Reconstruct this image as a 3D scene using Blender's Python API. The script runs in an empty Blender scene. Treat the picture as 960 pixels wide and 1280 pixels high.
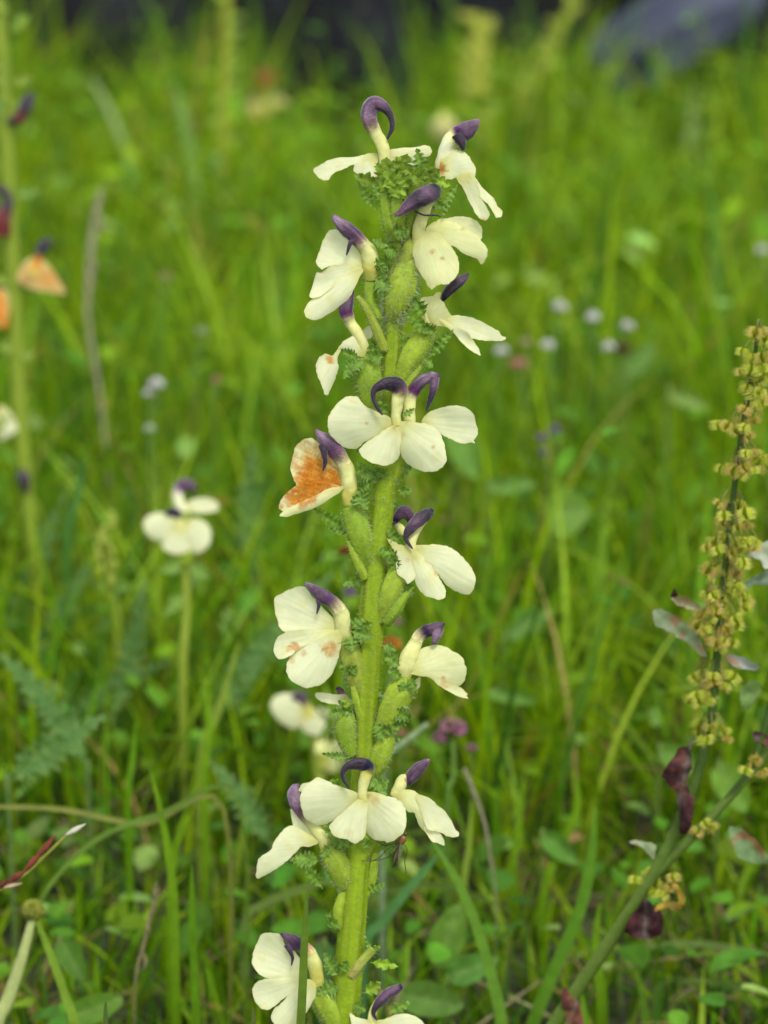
import bpy, bmesh, math, random
import numpy as np
from mathutils import Vector, noise
from mathutils.geometry import delaunay_2d_cdt
random.seed(7); rng = np.random.default_rng(7)
SC = bpy.context.scene; COL = SC.collection
R = math.radians

# ---------------------------------------------------------------- camera, sky, sun
CAM_H, PITCH, FOC = 0.33, R(15.5), 0.51
FPX = 1280 * 40 / 17.3
cam = bpy.data.cameras.new('camera'); camo = bpy.data.objects.new('camera', cam); COL.objects.link(camo)
camo.location = (0, 0, CAM_H); camo.rotation_euler = (R(90) - PITCH, 0, 0)
cam.sensor_fit = 'AUTO'; cam.sensor_width = 17.3; cam.lens = 40
cam.clip_start = 0.01; cam.clip_end = 500
cam.dof.use_dof = True; cam.dof.focus_distance = FOC - 0.006; cam.dof.aperture_fstop = 7.3
SC.camera = camo
world = bpy.data.worlds.new('World'); SC.world = world; world.use_nodes = True
SUN_EL, SUN_AZ = R(58), R(160)
nt = world.node_tree; bg = nt.nodes['Background']
sky = nt.nodes.new('ShaderNodeTexSky'); sky.sky_type = 'NISHITA'; sky.sun_disc = False
sky.sun_elevation = SUN_EL; sky.sun_rotation = SUN_AZ; sky.air_density = 1.0; sky.dust_density = 3.0; sky.altitude = 2000
hs = nt.nodes.new('ShaderNodeHueSaturation'); hs.inputs['Saturation'].default_value = 0.25
nt.links.new(sky.outputs[0], hs.inputs['Color']); nt.links.new(hs.outputs[0], bg.inputs[0]); bg.inputs[1].default_value = 0.14
sl = bpy.data.lights.new('sun', 'SUN'); slo = bpy.data.objects.new('sun', sl); COL.objects.link(slo)
sl.energy = 1.5; sl.angle = R(20); sl.color = (1, 0.96, 0.9)
slo.location = (0, 0, 3)
sd = Vector((math.sin(SUN_AZ) * math.cos(SUN_EL), math.cos(SUN_AZ) * math.cos(SUN_EL), math.sin(SUN_EL)))
slo.rotation_euler = sd.to_track_quat('Z', 'Y').to_euler()
SC.view_settings.view_transform = 'Standard'; SC.view_settings.look = 'None'; SC.view_settings.gamma = 1
SC.view_settings.exposure = 1.12
SC.render.engine = 'CYCLES'
SC.cycles.max_bounces = 6; SC.cycles.diffuse_bounces = 3; SC.cycles.transmission_bounces = 4; SC.cycles.glossy_bounces = 2
SC.cycles.use_denoising = True; SC.cycles.sample_clamp_indirect = 4

# ---------------------------------------------------------------- pixel -> world
S0 = FOC / FPX                                   # metres per photo pixel at the plant
CP, SP = math.cos(PITCH), math.sin(PITCH)
def PD(x, y, d):                                 # photo pixel at camera-axis depth d
    u = (x - 480) / FPX * d; v = -(y - 640) / FPX * d
    return Vector((u, d * CP + v * SP, CAM_H - d * SP + v * CP))
def P(x, y, z): return PD(x, y, FOC - z * S0)    # z: pixels nearer than the plant's plane
def lean(y): return (450 - y) * 0.12
def PM(x, y, z): return P(x, y, z + lean(y))     # main plant
def atd(d, k=1.0):                               # mapper for background plants: z in pixel units of their own depth
    return lambda x, y, z: PD(x, y, d - z * d / FPX)
def lin(r, g, b):
    f = lambda c: (c / 255 / 12.92) if c / 255 <= 0.04045 else ((c / 255 + 0.055) / 1.055) ** 2.4
    return (f(r), f(g), f(b))
def mix(a, b, t): return tuple(a[i] * (1 - t) + b[i] * t for i in range(3))
def ss(a, b, x):
    t = min(1, max(0, (x - a) / (b - a))); return t * t * (3 - 2 * t)

# ---------------------------------------------------------------- materials
def new_mat(name):
    m = bpy.data.materials.new(name); m.use_nodes = True
    n = m.node_tree.nodes; n.clear(); return m, n, m.node_tree.links
def leaf_mat(name, rough=0.5, spec=0.35, trans=0.35, tint=(1.1, 1.15, 0.7), nscale=400, namp=0.25, bump=0.0, bscale=900, sheen=0.0, veins=False):
    m, n, l = new_mat(name)
    out = n.new('ShaderNodeOutputMaterial'); at = n.new('ShaderNodeAttribute'); at.attribute_name = 'Col'
    tc = n.new('ShaderNodeTexCoord'); nz = n.new('ShaderNodeTexNoise'); nz.inputs['Scale'].default_value = nscale; nz.inputs['Detail'].default_value = 4
    l.new(tc.outputs['Object'], nz.inputs['Vector'])
    mr = n.new('ShaderNodeMapRange'); mr.inputs[1].default_value = 0.25; mr.inputs[2].default_value = 0.75
    mr.inputs[3].default_value = 1 - namp; mr.inputs[4].default_value = 1 + namp * 0.6
    l.new(nz.outputs['Fac'], mr.inputs[0])
    mu = n.new('ShaderNodeVectorMath'); mu.operation = 'SCALE'
    l.new(at.outputs['Color'], mu.inputs[0]); l.new(mr.outputs[0], mu.inputs['Scale'])
    colout = mu.outputs[0]; hsrc = nz.outputs['Fac']
    if veins:
        uv = n.new('ShaderNodeUVMap'); mp = n.new('ShaderNodeMapping'); mp.inputs['Scale'].default_value = (1.6, 34, 1)
        l.new(uv.outputs[0], mp.inputs[0])
        vn = n.new('ShaderNodeTexNoise'); vn.inputs['Scale'].default_value = 1.0; vn.inputs['Detail'].default_value = 5; vn.inputs['Distortion'].default_value = 0.6
        l.new(mp.outputs[0], vn.inputs['Vector'])
        vr = n.new('ShaderNodeMapRange'); vr.inputs[1].default_value = 0.3; vr.inputs[2].default_value = 0.62
        vr.inputs[3].default_value = 0.94; vr.inputs[4].default_value = 1.02
        l.new(vn.outputs['Fac'], vr.inputs[0])
        vm = n.new('ShaderNodeVectorMath'); vm.operation = 'SCALE'
        l.new(colout, vm.inputs[0]); l.new(vr.outputs[0], vm.inputs['Scale']); colout = vm.outputs[0]; hsrc = vn.outputs['Fac']
    bs = n.new('ShaderNodeBsdfPrincipled'); bs.inputs['Roughness'].default_value = rough
    bs.inputs['Specular IOR Level'].default_value = spec
    if sheen: bs.inputs['Sheen Weight'].default_value = sheen; bs.inputs['Sheen Roughness'].default_value = 0.4
    l.new(colout, bs.inputs['Base Color'])
    if bump:
        bp = n.new('ShaderNodeBump'); bp.inputs['Strength'].default_value = bump; bp.inputs['Distance'].default_value = 0.0004
        if not veins:
            n2 = n.new('ShaderNodeTexNoise'); n2.inputs['Scale'].default_value = bscale; n2.inputs['Detail'].default_value = 3
            l.new(tc.outputs['Object'], n2.inputs['Vector']); hsrc = n2.outputs['Fac']
        l.new(hsrc, bp.inputs['Height']); l.new(bp.outputs[0], bs.inputs['Normal'])
    if trans:
        tr = n.new('ShaderNodeBsdfTranslucent'); tm = n.new('ShaderNodeVectorMath'); tm.operation = 'MULTIPLY'; tm.inputs[1].default_value = tint
        l.new(colout, tm.inputs[0]); l.new(tm.outputs[0], tr.inputs[0])
        mx = n.new('ShaderNodeMixShader'); mx.inputs[0].default_value = trans
        l.new(bs.outputs[0], mx.inputs[1]); l.new(tr.outputs[0], mx.inputs[2]); l.new(mx.outputs[0], out.inputs[0])
    else: l.new(bs.outputs[0], out.inputs[0])
    return m
M_PETAL = leaf_mat('cream_petal', 0.65, 0.15, 0.45, (1.0, 1.02, 0.9), 500, 0.05, 0.2, veins=True)
M_HOOD = leaf_mat('purple_hood', 0.55, 0.28, 0.0, nscale=1200, namp=0.3, bump=0.6, bscale=1800, sheen=0.3)
M_NECK = leaf_mat('flower_tube', 0.55, 0.3, 0.25, (1, 1, .8), 900, 0.12, 0.3)
M_STEM = leaf_mat('hairy_stem', 0.55, 0.2, 0.25, (1.1, 1.1, .4), 700, 0.18, 0.4, 1600)
M_BRACT = leaf_mat('crinkled_bract', 0.55, 0.2, 0.3, (1.2, 1.2, .6), 900, 0.35, 0.7, 1300)
M_HAIR = leaf_mat('fine_hair', 0.6, 0.3, 0.5, (1, 1, 1), 100, 0.05)
M_GRASS = leaf_mat('grass_blade', 0.55, 0.10, 0.42, (1.25, 1.2, 0.35), 260, 0.25)
M_COVER = leaf_mat('meadow_leaf', 0.6, 0.10, 0.35, (1.2, 1.2, 0.5), 300, 0.3)
M_FRUIT = leaf_mat('dock_fruit', 0.55, 0.2, 0.45, (1.2, 1.1, .7), 1200, 0.3, 0.3, 2500)
M_DRY = leaf_mat('dry_plant', 0.8, 0.15, 0.1, (1, 1, 1), 500, 0.45, 0.6, 700)
M_BLOSSOM = leaf_mat('soft_blossom', 0.7, 0.2, 0.3, (1, 1, 1), 300, 0.15)
M_BUG = leaf_mat('insect_body', 0.35, 0.5, 0.0, nscale=2500, namp=0.5)

def ground_mat():
    m, n, l = new_mat('meadow_soil'); out = n.new('ShaderNodeOutputMaterial'); bs = n.new('ShaderNodeBsdfPrincipled')
    tc = n.new('ShaderNodeTexCoord'); a = n.new('ShaderNodeTexNoise'); a.inputs['Scale'].default_value = 60; a.inputs['Detail'].default_value = 6
    b = n.new('ShaderNodeTexNoise'); b.inputs['Scale'].default_value = 4; b.inputs['Detail'].default_value = 4
    r = n.new('ShaderNodeValToRGB'); r.color_ramp.elements[0].color = (.018, .016, .008, 1); r.color_ramp.elements[1].color = (.055, .075, .018, 1)
    r.color_ramp.elements[0].position = .35; r.color_ramp.elements[1].position = .65
    ad = n.new('ShaderNodeMath'); ad.operation = 'AVERAGE' if False else 'ADD'; ml = n.new('ShaderNodeMath'); ml.operation = 'MULTIPLY'; ml.inputs[1].default_value = .5
    l.new(tc.outputs['Object'], a.inputs[0]); l.new(tc.outputs['Object'], b.inputs[0]); l.new(a.outputs[0], ad.inputs[0]); l.new(b.outputs[0], ad.inputs[1])
    l.new(ad.outputs[0], ml.inputs[0]); l.new(ml.outputs[0], r.inputs[0]); l.new(r.outputs[0], bs.inputs['Base Color']); bs.inputs['Roughness'].default_value = .95
    bp = n.new('ShaderNodeBump'); bp.inputs['Distance'].default_value = .01; l.new(a.outputs[0], bp.inputs['Height']); l.new(bp.outputs[0], bs.inputs['Normal'])
    l.new(bs.outputs[0], out.inputs[0]); return m
def rock_mat(name, c0, c1):
    m, n, l = new_mat(name); out = n.new('ShaderNodeOutputMaterial'); bs = n.new('ShaderNodeBsdfPrincipled')
    tc = n.new('ShaderNodeTexCoord'); a = n.new('ShaderNodeTexNoise'); a.inputs['Scale'].default_value = 9; a.inputs['Detail'].default_value = 9; a.inputs['Roughness'].default_value = .65
    r = n.new('ShaderNodeValToRGB'); r.color_ramp.elements[0].color = (*c0, 1); r.color_ramp.elements[1].color = (*c1, 1); r.color_ramp.elements[0].position = .35; r.color_ramp.elements[1].position = .68
    l.new(tc.outputs['Object'], a.inputs[0]); l.new(a.outputs[0], r.inputs[0]); l.new(r.outputs[0], bs.inputs['Base Color']); bs.inputs['Roughness'].default_value = .85; bs.inputs['Specular IOR Level'].default_value = .15
    bp = n.new('ShaderNodeBump'); bp.inputs['Distance'].default_value = .02; bp.inputs['Strength'].default_value = .6; l.new(a.outputs[0], bp.inputs['Height']); l.new(bp.outputs[0], bs.inputs['Normal'])
    l.new(bs.outputs[0], out.inputs[0]); return m

# ---------------------------------------------------------------- objects
def tag(o, label=None, cat=None, group=None, kind=None):
    if label: o['label'] = label
    if cat: o['category'] = cat
    if group: o['group'] = group
    if kind: o['kind'] = kind
    return o
def thing(name, label, cat, loc=(0, 0, 0), group=None):
    o = bpy.data.objects.new(name, None); COL.objects.link(o); o.location = loc; o.empty_display_size = .02
    return tag(o, label, cat, group)
class MB:
    """collects vertices, faces, colours and uvs; build() links ONE mesh object, origin at the parent's origin or at 'origin'"""
    def __init__(s): s.v = []; s.f = []; s.c = []; s.uv = []
    def add(s, vs, fs, cs, uvs=None):
        o = len(s.v); s.v += vs; s.f += [tuple(i + o for i in f) for f in fs]; s.c += cs; s.uv += uvs or [(0, 0)] * len(vs)
    def mesh(s, name, mat, origin=Vector((0, 0, 0))):
        me = bpy.data.meshes.new(name)
        me.from_pydata([tuple(Vector(p) - origin) for p in s.v], [], s.f)
        ca = me.color_attributes.new('Col', 'FLOAT_COLOR', 'POINT')
        ca.data.foreach_set('color', np.array([(*c[:3], 1) for c in s.c], dtype=np.float32).ravel())
        uvl = me.uv_layers.new(name='UVMap'); li = np.empty(len(me.loops), dtype=np.int32); me.loops.foreach_get('vertex_index', li)
        uvl.data.foreach_set('uv', np.array(s.uv, dtype=np.float32)[li].ravel())
        me.polygons.foreach_set('use_smooth', [True] * len(me.polygons)); me.materials.append(mat); me.update(); return me
    def build(s, name, mat, parent=None, label=None):
        org = world_loc(parent) if parent else Vector((0, 0, 0))
        me = s.mesh(name, mat, org); o = bpy.data.objects.new(name, me); COL.objects.link(o)
        if parent: o.parent = parent
        if label: o['label'] = label
        return o
def world_loc(o):
    v = Vector((0, 0, 0))
    while o: v = v + Vector(o.location); o = o.parent
    return v

def catmull(pts, sub, closed=False):
    pts = [np.array(p, dtype=float) for p in pts]; n = len(pts); out = []
    rngk = range(n if closed else n - 1)
    for k in rngk:
        if closed: a, b, c, d = pts[k - 1], pts[k], pts[(k + 1) % n], pts[(k + 2) % n]
        else:
            a = pts[max(k - 1, 0)]; b = pts[k]; c = pts[k + 1]; d = pts[min(k + 2, n - 1)]
        for j in range(sub):
            t = j / sub
            out.append(0.5 * ((2 * b) + (c - a) * t + (2 * a - 5 * b + 4 * c - d) * t * t + (3 * b - a - 3 * c + d) * t ** 3))
    if not closed: out.append(pts[-1])
    return out
def rings(path, sub, nseg, kz=0.9, ribs=0, ramp=0.0, lump=0.0, seed=0):
    """path rows: x, y, z, w, r, g, b.  returns list of (ring points px3, colour, t)"""
    q = catmull(path, sub); out = []; side = None; n = len(q)
    for i, p in enumerate(q):
        a = q[max(i - 1, 0)]; b = q[min(i + 1, n - 1)]
        t = Vector(b[:3] - a[:3]);
        if t.length < 1e-6: t = Vector((0, 1, 0))
        t.normalize()
        if side is None:
            side = t.cross(Vector((0, 0, 1)))
            if side.length < 0.15: side = Vector((1, 0, 0))
        side = (side - t * side.dot(t)).normalized(); nr = side.cross(t).normalized()
        w = max(p[3], 0.25); ring = []
        for k in range(nseg):
            th = 2 * math.pi * k / nseg
            rr = w * (1 + ramp * math.cos(ribs * th))
            if lump: rr *= 1 + lump * noise.noise(Vector((p[0] * .11 + seed, p[1] * .11, th * 1.3)))
            ring.append(Vector(p[:3]) + side * rr * math.cos(th) + nr * rr * kz * math.sin(th))
        out.append((ring, tuple(np.clip(p[4:7], 0, 1)), i / (n - 1)))
    return out
def skin(mb, rg, mp, cap=3):
    vs, cs, fs, uv = [], [], [], []; ns = len(rg[0][0])
    for ring, c, t in rg:
        for k, p in enumerate(ring):
            vs.append(mp(*p)); cs.append(c); uv.append((t, k / ns))
    for i in range(len(rg) - 1):
        for k in range(ns):
            a = i * ns + k; b = i * ns + (k + 1) % ns
            fs.append((a, b, b + ns, a + ns))
    if cap:
        for i, rev in [q for q, b in (((0, True), 1), ((len(rg) - 1, False), 2)) if cap & b]:
            c = sum((Vector(p) for p in rg[i][0]), Vector()) / ns; vs.append(mp(*c)); cs.append(rg[i][1]); uv.append((0, 0)); ci = len(vs) - 1
            for k in range(ns):
                a = i * ns + k; b = i * ns + (k + 1) % ns
                fs.append((b, a, ci) if rev else (a, b, ci))
    mb.add(vs, fs, cs, uv)
def tube(path, mp, nseg=8, sub=4, kz=.9, mb=None, **k):
    mb = mb or MB(); skin(mb, rings(path, sub, nseg, kz, **k), mp); return mb

def point_in(poly, x, y):
    c = False; n = len(poly); j = n - 1
    for i in range(n):
        xi, yi = poly[i]; xj, yj = poly[j]
        if (yi > y) != (yj > y) and x < (xj - xi) * (y - yi) / (yj - yi) + xi: c = not c
        j = i
    return c
def sheet(outline, mp, zf, cf, base, step=2.4, sub=4, tipdist=None, rough=0.0, mb=None):
    """a thin petal or leaf: the outline filled with a fine mesh, its depth from zf(x, y, u, v, edge), its pigment from cf"""
    if sub > 1: ol = [(float(p[0]), float(p[1])) for p in catmull(outline, sub, True)]
    else: ol = [(float(p[0]), float(p[1])) for p in outline]
    if rough: ol = [(x + rough * noise.noise(Vector((x * .21, y * .21, 3.3))), y + rough * noise.noise(Vector((x * .21, y * .21, 9.1)))) for x, y in ol]
    A = np.array(ol); n = len(ol)
    x0, y0 = A.min(0); x1, y1 = A.max(0); pts = [Vector(p) for p in ol]
    B = np.roll(A, -1, 0); D = B - A; L2 = (D ** 2).sum(1) + 1e-9
    def edge(x, y):
        t = np.clip(((x - A[:, 0]) * D[:, 0] + (y - A[:, 1]) * D[:, 1]) / L2, 0, 1)
        return math.sqrt((((A[:, 0] + t * D[:, 0] - x) ** 2) + ((A[:, 1] + t * D[:, 1] - y) ** 2)).min())
    yy = y0; r = 0
    while yy < y1:
        xx = x0 + (step / 2 if r % 2 else 0)
        while xx < x1:
            jx = xx + random.uniform(-.2, .2) * step; jy = yy + random.uniform(-.2, .2) * step
            if point_in(ol, jx, jy) and edge(jx, jy) > step * .45: pts.append(Vector((jx, jy)))
            xx += step
        yy += step * .87; r += 1
    vs, es, fs, *_ = delaunay_2d_cdt(pts, [], [list(range(n))], 1, 1e-4)
    C = A.mean(0); bx, by = base; ax, ay = C[0] - bx, C[1] - by; L = math.hypot(ax, ay) or 1; ax /= L; ay /= L
    pr = (A[:, 0] - bx) * ax + (A[:, 1] - by) * ay; LT = max(pr.max(), 1); W = max(np.abs((A[:, 0] - bx) * -ay + (A[:, 1] - by) * ax).max(), 1)
    V, Cc, UV = [], [], []
    for p in vs:
        u = ((p.x - bx) * ax + (p.y - by) * ay) / LT; v = ((p.x - bx) * -ay + (p.y - by) * ax) / W; e = edge(p.x, p.y)
        V.append(mp(p.x, p.y, zf(p.x, p.y, u, v, e))); Cc.append(cf(p.x, p.y, u, v, e))
        UV.append((max(u, 0), math.atan2(v * W, max(u * LT + 6, 1)) * .5 + .5))
    mb = mb or MB(); mb.add(V, [tuple(f) for f in fs], Cc, UV); return mb
def ribbon(path, mp, wz=0.25, fold=.2, sub=5, mb=None):
    """a tapered grass blade; rows x, y, z, halfwidth, r, g, b"""
    q = catmull(path, sub); V, F, Cc, UV = [], [], [], []; n = len(q)
    for i, p in enumerate(q):
        t = q[min(i + 1, n - 1)][:3] - q[max(i - 1, 0)][:3]; l = math.hypot(t[0], t[1]) or 1
        sx, sy = -t[1] / l, t[0] / l; w = max(p[3], .15)
        for s in (-1, 0, 1):
            V.append(mp(p[0] + sx * w * s, p[1] + sy * w * s, p[2] + s * w * wz - (fold * w if s == 0 else 0)))
            Cc.append(tuple(np.clip(p[4:7], 0, 1))); UV.append((i / n, s * .5 + .5))
        if i:
            a = (i - 1) * 3
            F += [(a, a + 1, a + 4, a + 3), (a + 1, a + 2, a + 5, a + 4)]
    mb = mb or MB(); mb.add(V, F, Cc, UV); return mb
def to_ground(path, mp, d, c=None, w=None):
    """adds rows to a path (top first) until it meets the ground straight below its last point"""
    r = list(path); x, y, z = r[-1][:3]; p = mp(x, y, z)
    if p.z > 0:
        # photo row of the point of the ground right below p
        def proj(q):
            dy = q.y; dz = q.z - CAM_H; dep = dy * CP - dz * SP; up = dy * SP + dz * CP
            return 480 + q.x / dep * FPX, 640 - up / dep * FPX, dep
        gx, gy, gd = proj(Vector((p.x, p.y, -.004)))
        r.append((gx, gy, z - (gd - proj(p)[2]) / d * FPX, w or r[-1][3], *(c or r[-1][4:7])))
    return r

# ---------------------------------------------------------------- pigments
CREAM = (.77, .785, .49); CREAMY = (.70, .70, .27); YEL = (.60, .57, .13); YG = (.34, .40, .06)
PUR = lin(80, 58, 77); DPUR = lin(45, 33, 46); LPUR = lin(120, 97, 116); PINK = lin(98, 68, 82); MIDP = lin(124, 102, 90)
STEMC = (.24, .35, .010); CALC = (.30, .415, .030); CALD = (.24, .37, .025)
BR_D = (.105, .215, .020); BR_T = (.14, .265, .040); BR_B = (.22, .37, .030)
ORANGE = lin(208, 134, 30); BROWN = lin(166, 92, 22); TAN = lin(222, 182, 112)
KEY = {'c': CREAMY, 'y': YEL, 'g': YG, 'm': MIDP, 'p': PUR, 'd': DPUR, 'l': LPUR, 'k': PINK, 'w': CREAM, 'o': ORANGE, 'q': mix((.52, .47, .20), PUR, .35)}
def keyed(path): return [(*p[:4], *(KEY[p[4]] if isinstance(p[4], str) else p[4])) for p in path]

HAIR = MB()
def hairs_on(rg, mp, n, ln, col=(.66, .70, .48), w=.2, up=0.0):
    """fine white hairs standing off a swept part"""
    ns = len(rg[0][0])
    for _ in range(n):
        i = random.randrange(len(rg) - 1); k = random.randrange(ns); ring = rg[i][0]
        c = sum(ring, Vector()) / ns; f = random.random()
        p = ring[k].lerp(ring[(k + 1) % ns], random.random()).lerp(rg[i + 1][0][k], f * .5)
        o = (p - c);
        if o.length < 1: continue
        o.normalize(); dr = (o + Vector((random.uniform(-.6, .6), random.uniform(-.6, .6) - up, random.uniform(-.5, .5)))).normalized()
        L = ln * random.uniform(.4, 1.0); b = Vector((random.uniform(-1, 1), random.uniform(-1, 1) + .6, random.uniform(-1, 1))) * L * .25
        q0, q1, q2 = p - o * .5, p + dr * L * .55, p + dr * L + b
        sdv = dr.cross(Vector((0, 0, 1)));
        sdv = sdv.normalized() * w if sdv.length > .05 else Vector((w, 0, 0))
        up2 = dr.cross(sdv).normalized() * w
        V = [q0 + sdv, q0 - sdv * .5 + up2, q0 - sdv * .5 - up2, q1 + sdv * .7, q1 - sdv * .35 + up2 * .7, q1 - sdv * .35 - up2 * .7, q2]
        F = [(0, 1, 4, 3), (1, 2, 5, 4), (2, 0, 3, 5), (3, 4, 6), (4, 5, 6), (5, 3, 6)]
        HAIR.add([mp(*a) for a in V], F, [col] * 7)

# ---------------------------------------------------------------- lousewort flower
def petal(fl, outline, base, mp, z=0, dz=0, cup=0, tilt=0, stains=(), seed=0, body=CREAM, roll=1.3, label=None, wave=1.6, step=2.4, sub=4, throat=1.0):
    sd_ = seed * 7.13 + outline[0][0] * .37
    def zf(x, y, u, v, e):
        uu = min(max(u, 0), 1.1)
        r = z + dz * (uu ** 1.2) + cup * v * v * min(1, uu * 1.6) + tilt * v
        r += wave * noise.noise(Vector((x * .035 + sd_, y * .035, 0))) * 2 * ss(.05, .5, uu)
        r += .6 * noise.noise(Vector((u * 2.5 + sd_, v * 7 / (uu + .35), 5))) + .2 * noise.noise(Vector((u * 6 + sd_, v * 18 / (uu + .35), 9)))
        r -= roll * math.exp(-e / 2.6) * (0.35 + .65 * (noise.noise(Vector((x * .06, y * .06, sd_))) + .5))
        return r
    def cf(x, y, u, v, e):
        c = mix(CREAMY, body, ss(.0, .45, u + .08 * noise.noise(Vector((x * .1, y * .1, sd_)))))
        c = mix(c, (.60, .58, .20), throat * .7 * (1 - ss(0, .30, u + .12 * noise.noise(Vector((v * 5, sd_, 1))))))
        c = mix(c, (.73, .70, .30), .5 * ss(.25, .6, noise.noise(Vector((x * .055 + sd_, y * .055, 13)))) )
        b = noise.noise(Vector((x * .03 + sd_, y * .03, 7)))
        c = mix(c, (.74, .76, .40), max(0, b) * .35)
        c = mix(c, (.70, .62, .30), .35 * math.exp(-e / 1.2))
        if noise.noise(Vector((x * .3 + sd_, y * .3, 2))) > .83: c = mix(c, TAN, .3)
        for (sx, sy, sr, sc, st) in stains:
            dd = math.hypot(x - sx, y - sy) / sr
            a = noise.fractal(Vector((x * .09 + sd_, y * .09, 1)), .8, 2.2, 4) * .45 + .45 * noise.noise(Vector((u * 3 + sd_, v * 16, 2)))
            k = st * (1 - ss(.45, 1.15, dd + a)) * min(1, .98 + .4 * noise.noise(Vector((u * 5, v * 22, sd_))))
            if k > 0: c = mix(c, mix(sc, BROWN, .7 * max(0, min(1, .5 + noise.noise(Vector((u * 7, v * 26, 4 + sd_))) * 1.6))), k)
        return c
    return sheet(outline, mp, zf, cf, base, step, sub, rough=1.3 if mp is PM else 0).build('petal', M_PETAL, fl, label)
def flower(parent, neck, hood, beak=None, mp=PM, label=None, kz=.8, style=None, nseg=18, sub=6):
    """neck and hood share one swept path: neck rows, then hood rows (x, y, z, halfwidth, colour)"""
    full = keyed(neck + hood); rg = rings(full, sub, nseg, kz, lump=.16, seed=full[0][0])
    k = len(neck) * sub
    mb = MB(); skin(mb, rg[:k + 1 - sub // 2], mp, 1); fl = mb.build('flower', M_NECK, parent, label)
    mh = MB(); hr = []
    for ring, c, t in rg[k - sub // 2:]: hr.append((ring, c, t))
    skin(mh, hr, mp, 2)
    if beak: skin(mh, rings(keyed(beak), sub, 8, .8), mp)
    # fine darker and paler pigment streaks along the hood; dorsal side toned paler
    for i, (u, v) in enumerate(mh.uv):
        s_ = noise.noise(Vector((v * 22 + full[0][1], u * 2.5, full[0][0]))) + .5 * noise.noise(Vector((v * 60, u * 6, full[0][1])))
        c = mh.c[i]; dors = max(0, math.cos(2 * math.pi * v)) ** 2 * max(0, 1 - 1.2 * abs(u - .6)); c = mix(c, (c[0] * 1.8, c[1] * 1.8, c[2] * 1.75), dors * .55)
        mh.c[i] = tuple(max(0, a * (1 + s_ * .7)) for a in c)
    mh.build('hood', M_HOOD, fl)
    if style: tube(keyed(style), mp, 5, 4, 1).build('style', M_HOOD, fl)
    return fl
def calyx(parent, path, mp=PM, col=None, hair=120, ln=7, ribs=5, name='calyx', kz=.9, ramp=.06):
    path = [(*p[:4], *(p[4] if len(p) > 4 else col or CALC)) for p in path]
    rg = rings(path, 5, 20, kz, ribs=ribs, ramp=ramp, lump=.06, seed=path[0][1])
    mb = MB(); skin(mb, rg, mp)
    for i, (u, v) in enumerate(mb.uv):
        a = noise.noise(Vector((v * 9 + path[0][0], u * 3, 1))); b = noise.noise(Vector((v * 30, u * 12, path[0][1])))
        mb.c[i] = tuple(max(0, c * (1 + .22 * a + .2 * b)) for c in mb.c[i])
    o = mb.build(name, M_STEM, parent)
    if hair: hairs_on(rg, mp, hair, ln)
    return o
def bract(parent, b, t, w, z=0, dz=6, col=BR_D, mp=PM, lobes=5, crink=1.0, bend=0.0, name='bract', mat=None, step=1.5, seed=None, stalk=.12, cut=.3):
    """a small pinnately lobed, toothed and crinkled leaf from px b to px t"""
    bx, by = b; tx, ty = t; L = math.hypot(tx - bx, ty - by); ax, ay = (tx - bx) / L, (ty - by) / L; nx, ny = -ay, ax
    sdv = random.random() * 100 if seed is None else seed
    def pos(u, s):                                # along the rib, bent
        c = bend * L * u * u
        return bx + ax * L * u + nx * (c + s), by + ay * L * u + ny * (c + s)
    left, right = [], []; N = lobes * 6
    for i in range(N + 1):
        u = i / N
        env = w * (min(1, (u - stalk) / .25 if u > stalk else 0) ** .6) * (1 - u ** 2.6) if u < 1 else 0
        env = max(env, .5 if u < 1 else 0)
        ph = (u - stalk) / (1 - stalk) * lobes
        for side, lst in ((1, left), (-1, right)):
            fr = (ph + (.13 if side > 0 else 0)) % 1
            lob = cut + (1 - cut) * math.sin(math.pi * fr) ** .7 if u > stalk else 1
            th = (.12 * math.sin(ph * 2 * math.pi * 3 + side)) if u > stalk else 0
            rr = env * (lob + th) * (1 + .25 * noise.noise(Vector((u * 6, side, sdv)))) if u > stalk else env
            lst.append(pos(u + .03 * math.sin(math.pi * fr), side * max(rr, .45)))
    ol = left + right[::-1][1:-1] if False else left[:-1] + [pos(1.02, 0)] + right[:-1][::-1]
    def zf(x, y, u, v, e):
        sx = (x - bx) * nx + (y - by) * ny; uu = ((x - bx) * ax + (y - by) * ay) / L
        q = noise.noise(Vector((x * .13 + sdv, y * .13, 0))) * 4.2 + noise.noise(Vector((x * .33 + sdv, y * .33, 4))) * 1.8
        return z + dz * uu + crink * q + .45 * abs(sx) + 2.0 * math.sin(uu * lobes * 2 * math.pi) * min(1, abs(sx) / max(w * .5, 1)) * .8
    def cf(x, y, u, v, e):
        sx = abs((x - bx) * nx + (y - by) * ny)
        a = noise.noise(Vector((x * .2 + sdv, y * .2, 8)))
        c = mix(col, (col[0] * 1.9 + .02, col[1] * 1.6, col[2] * 1.3), .5 * max(0, a) + .5 * math.exp(-sx / 1.2))
        c = mix(c, (.28, .38, .12), .30 * math.exp(-e / .8))
        return c
    return sheet(ol, mp, zf, cf, b, step, 1).build(name, mat or M_BRACT, parent)

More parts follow.
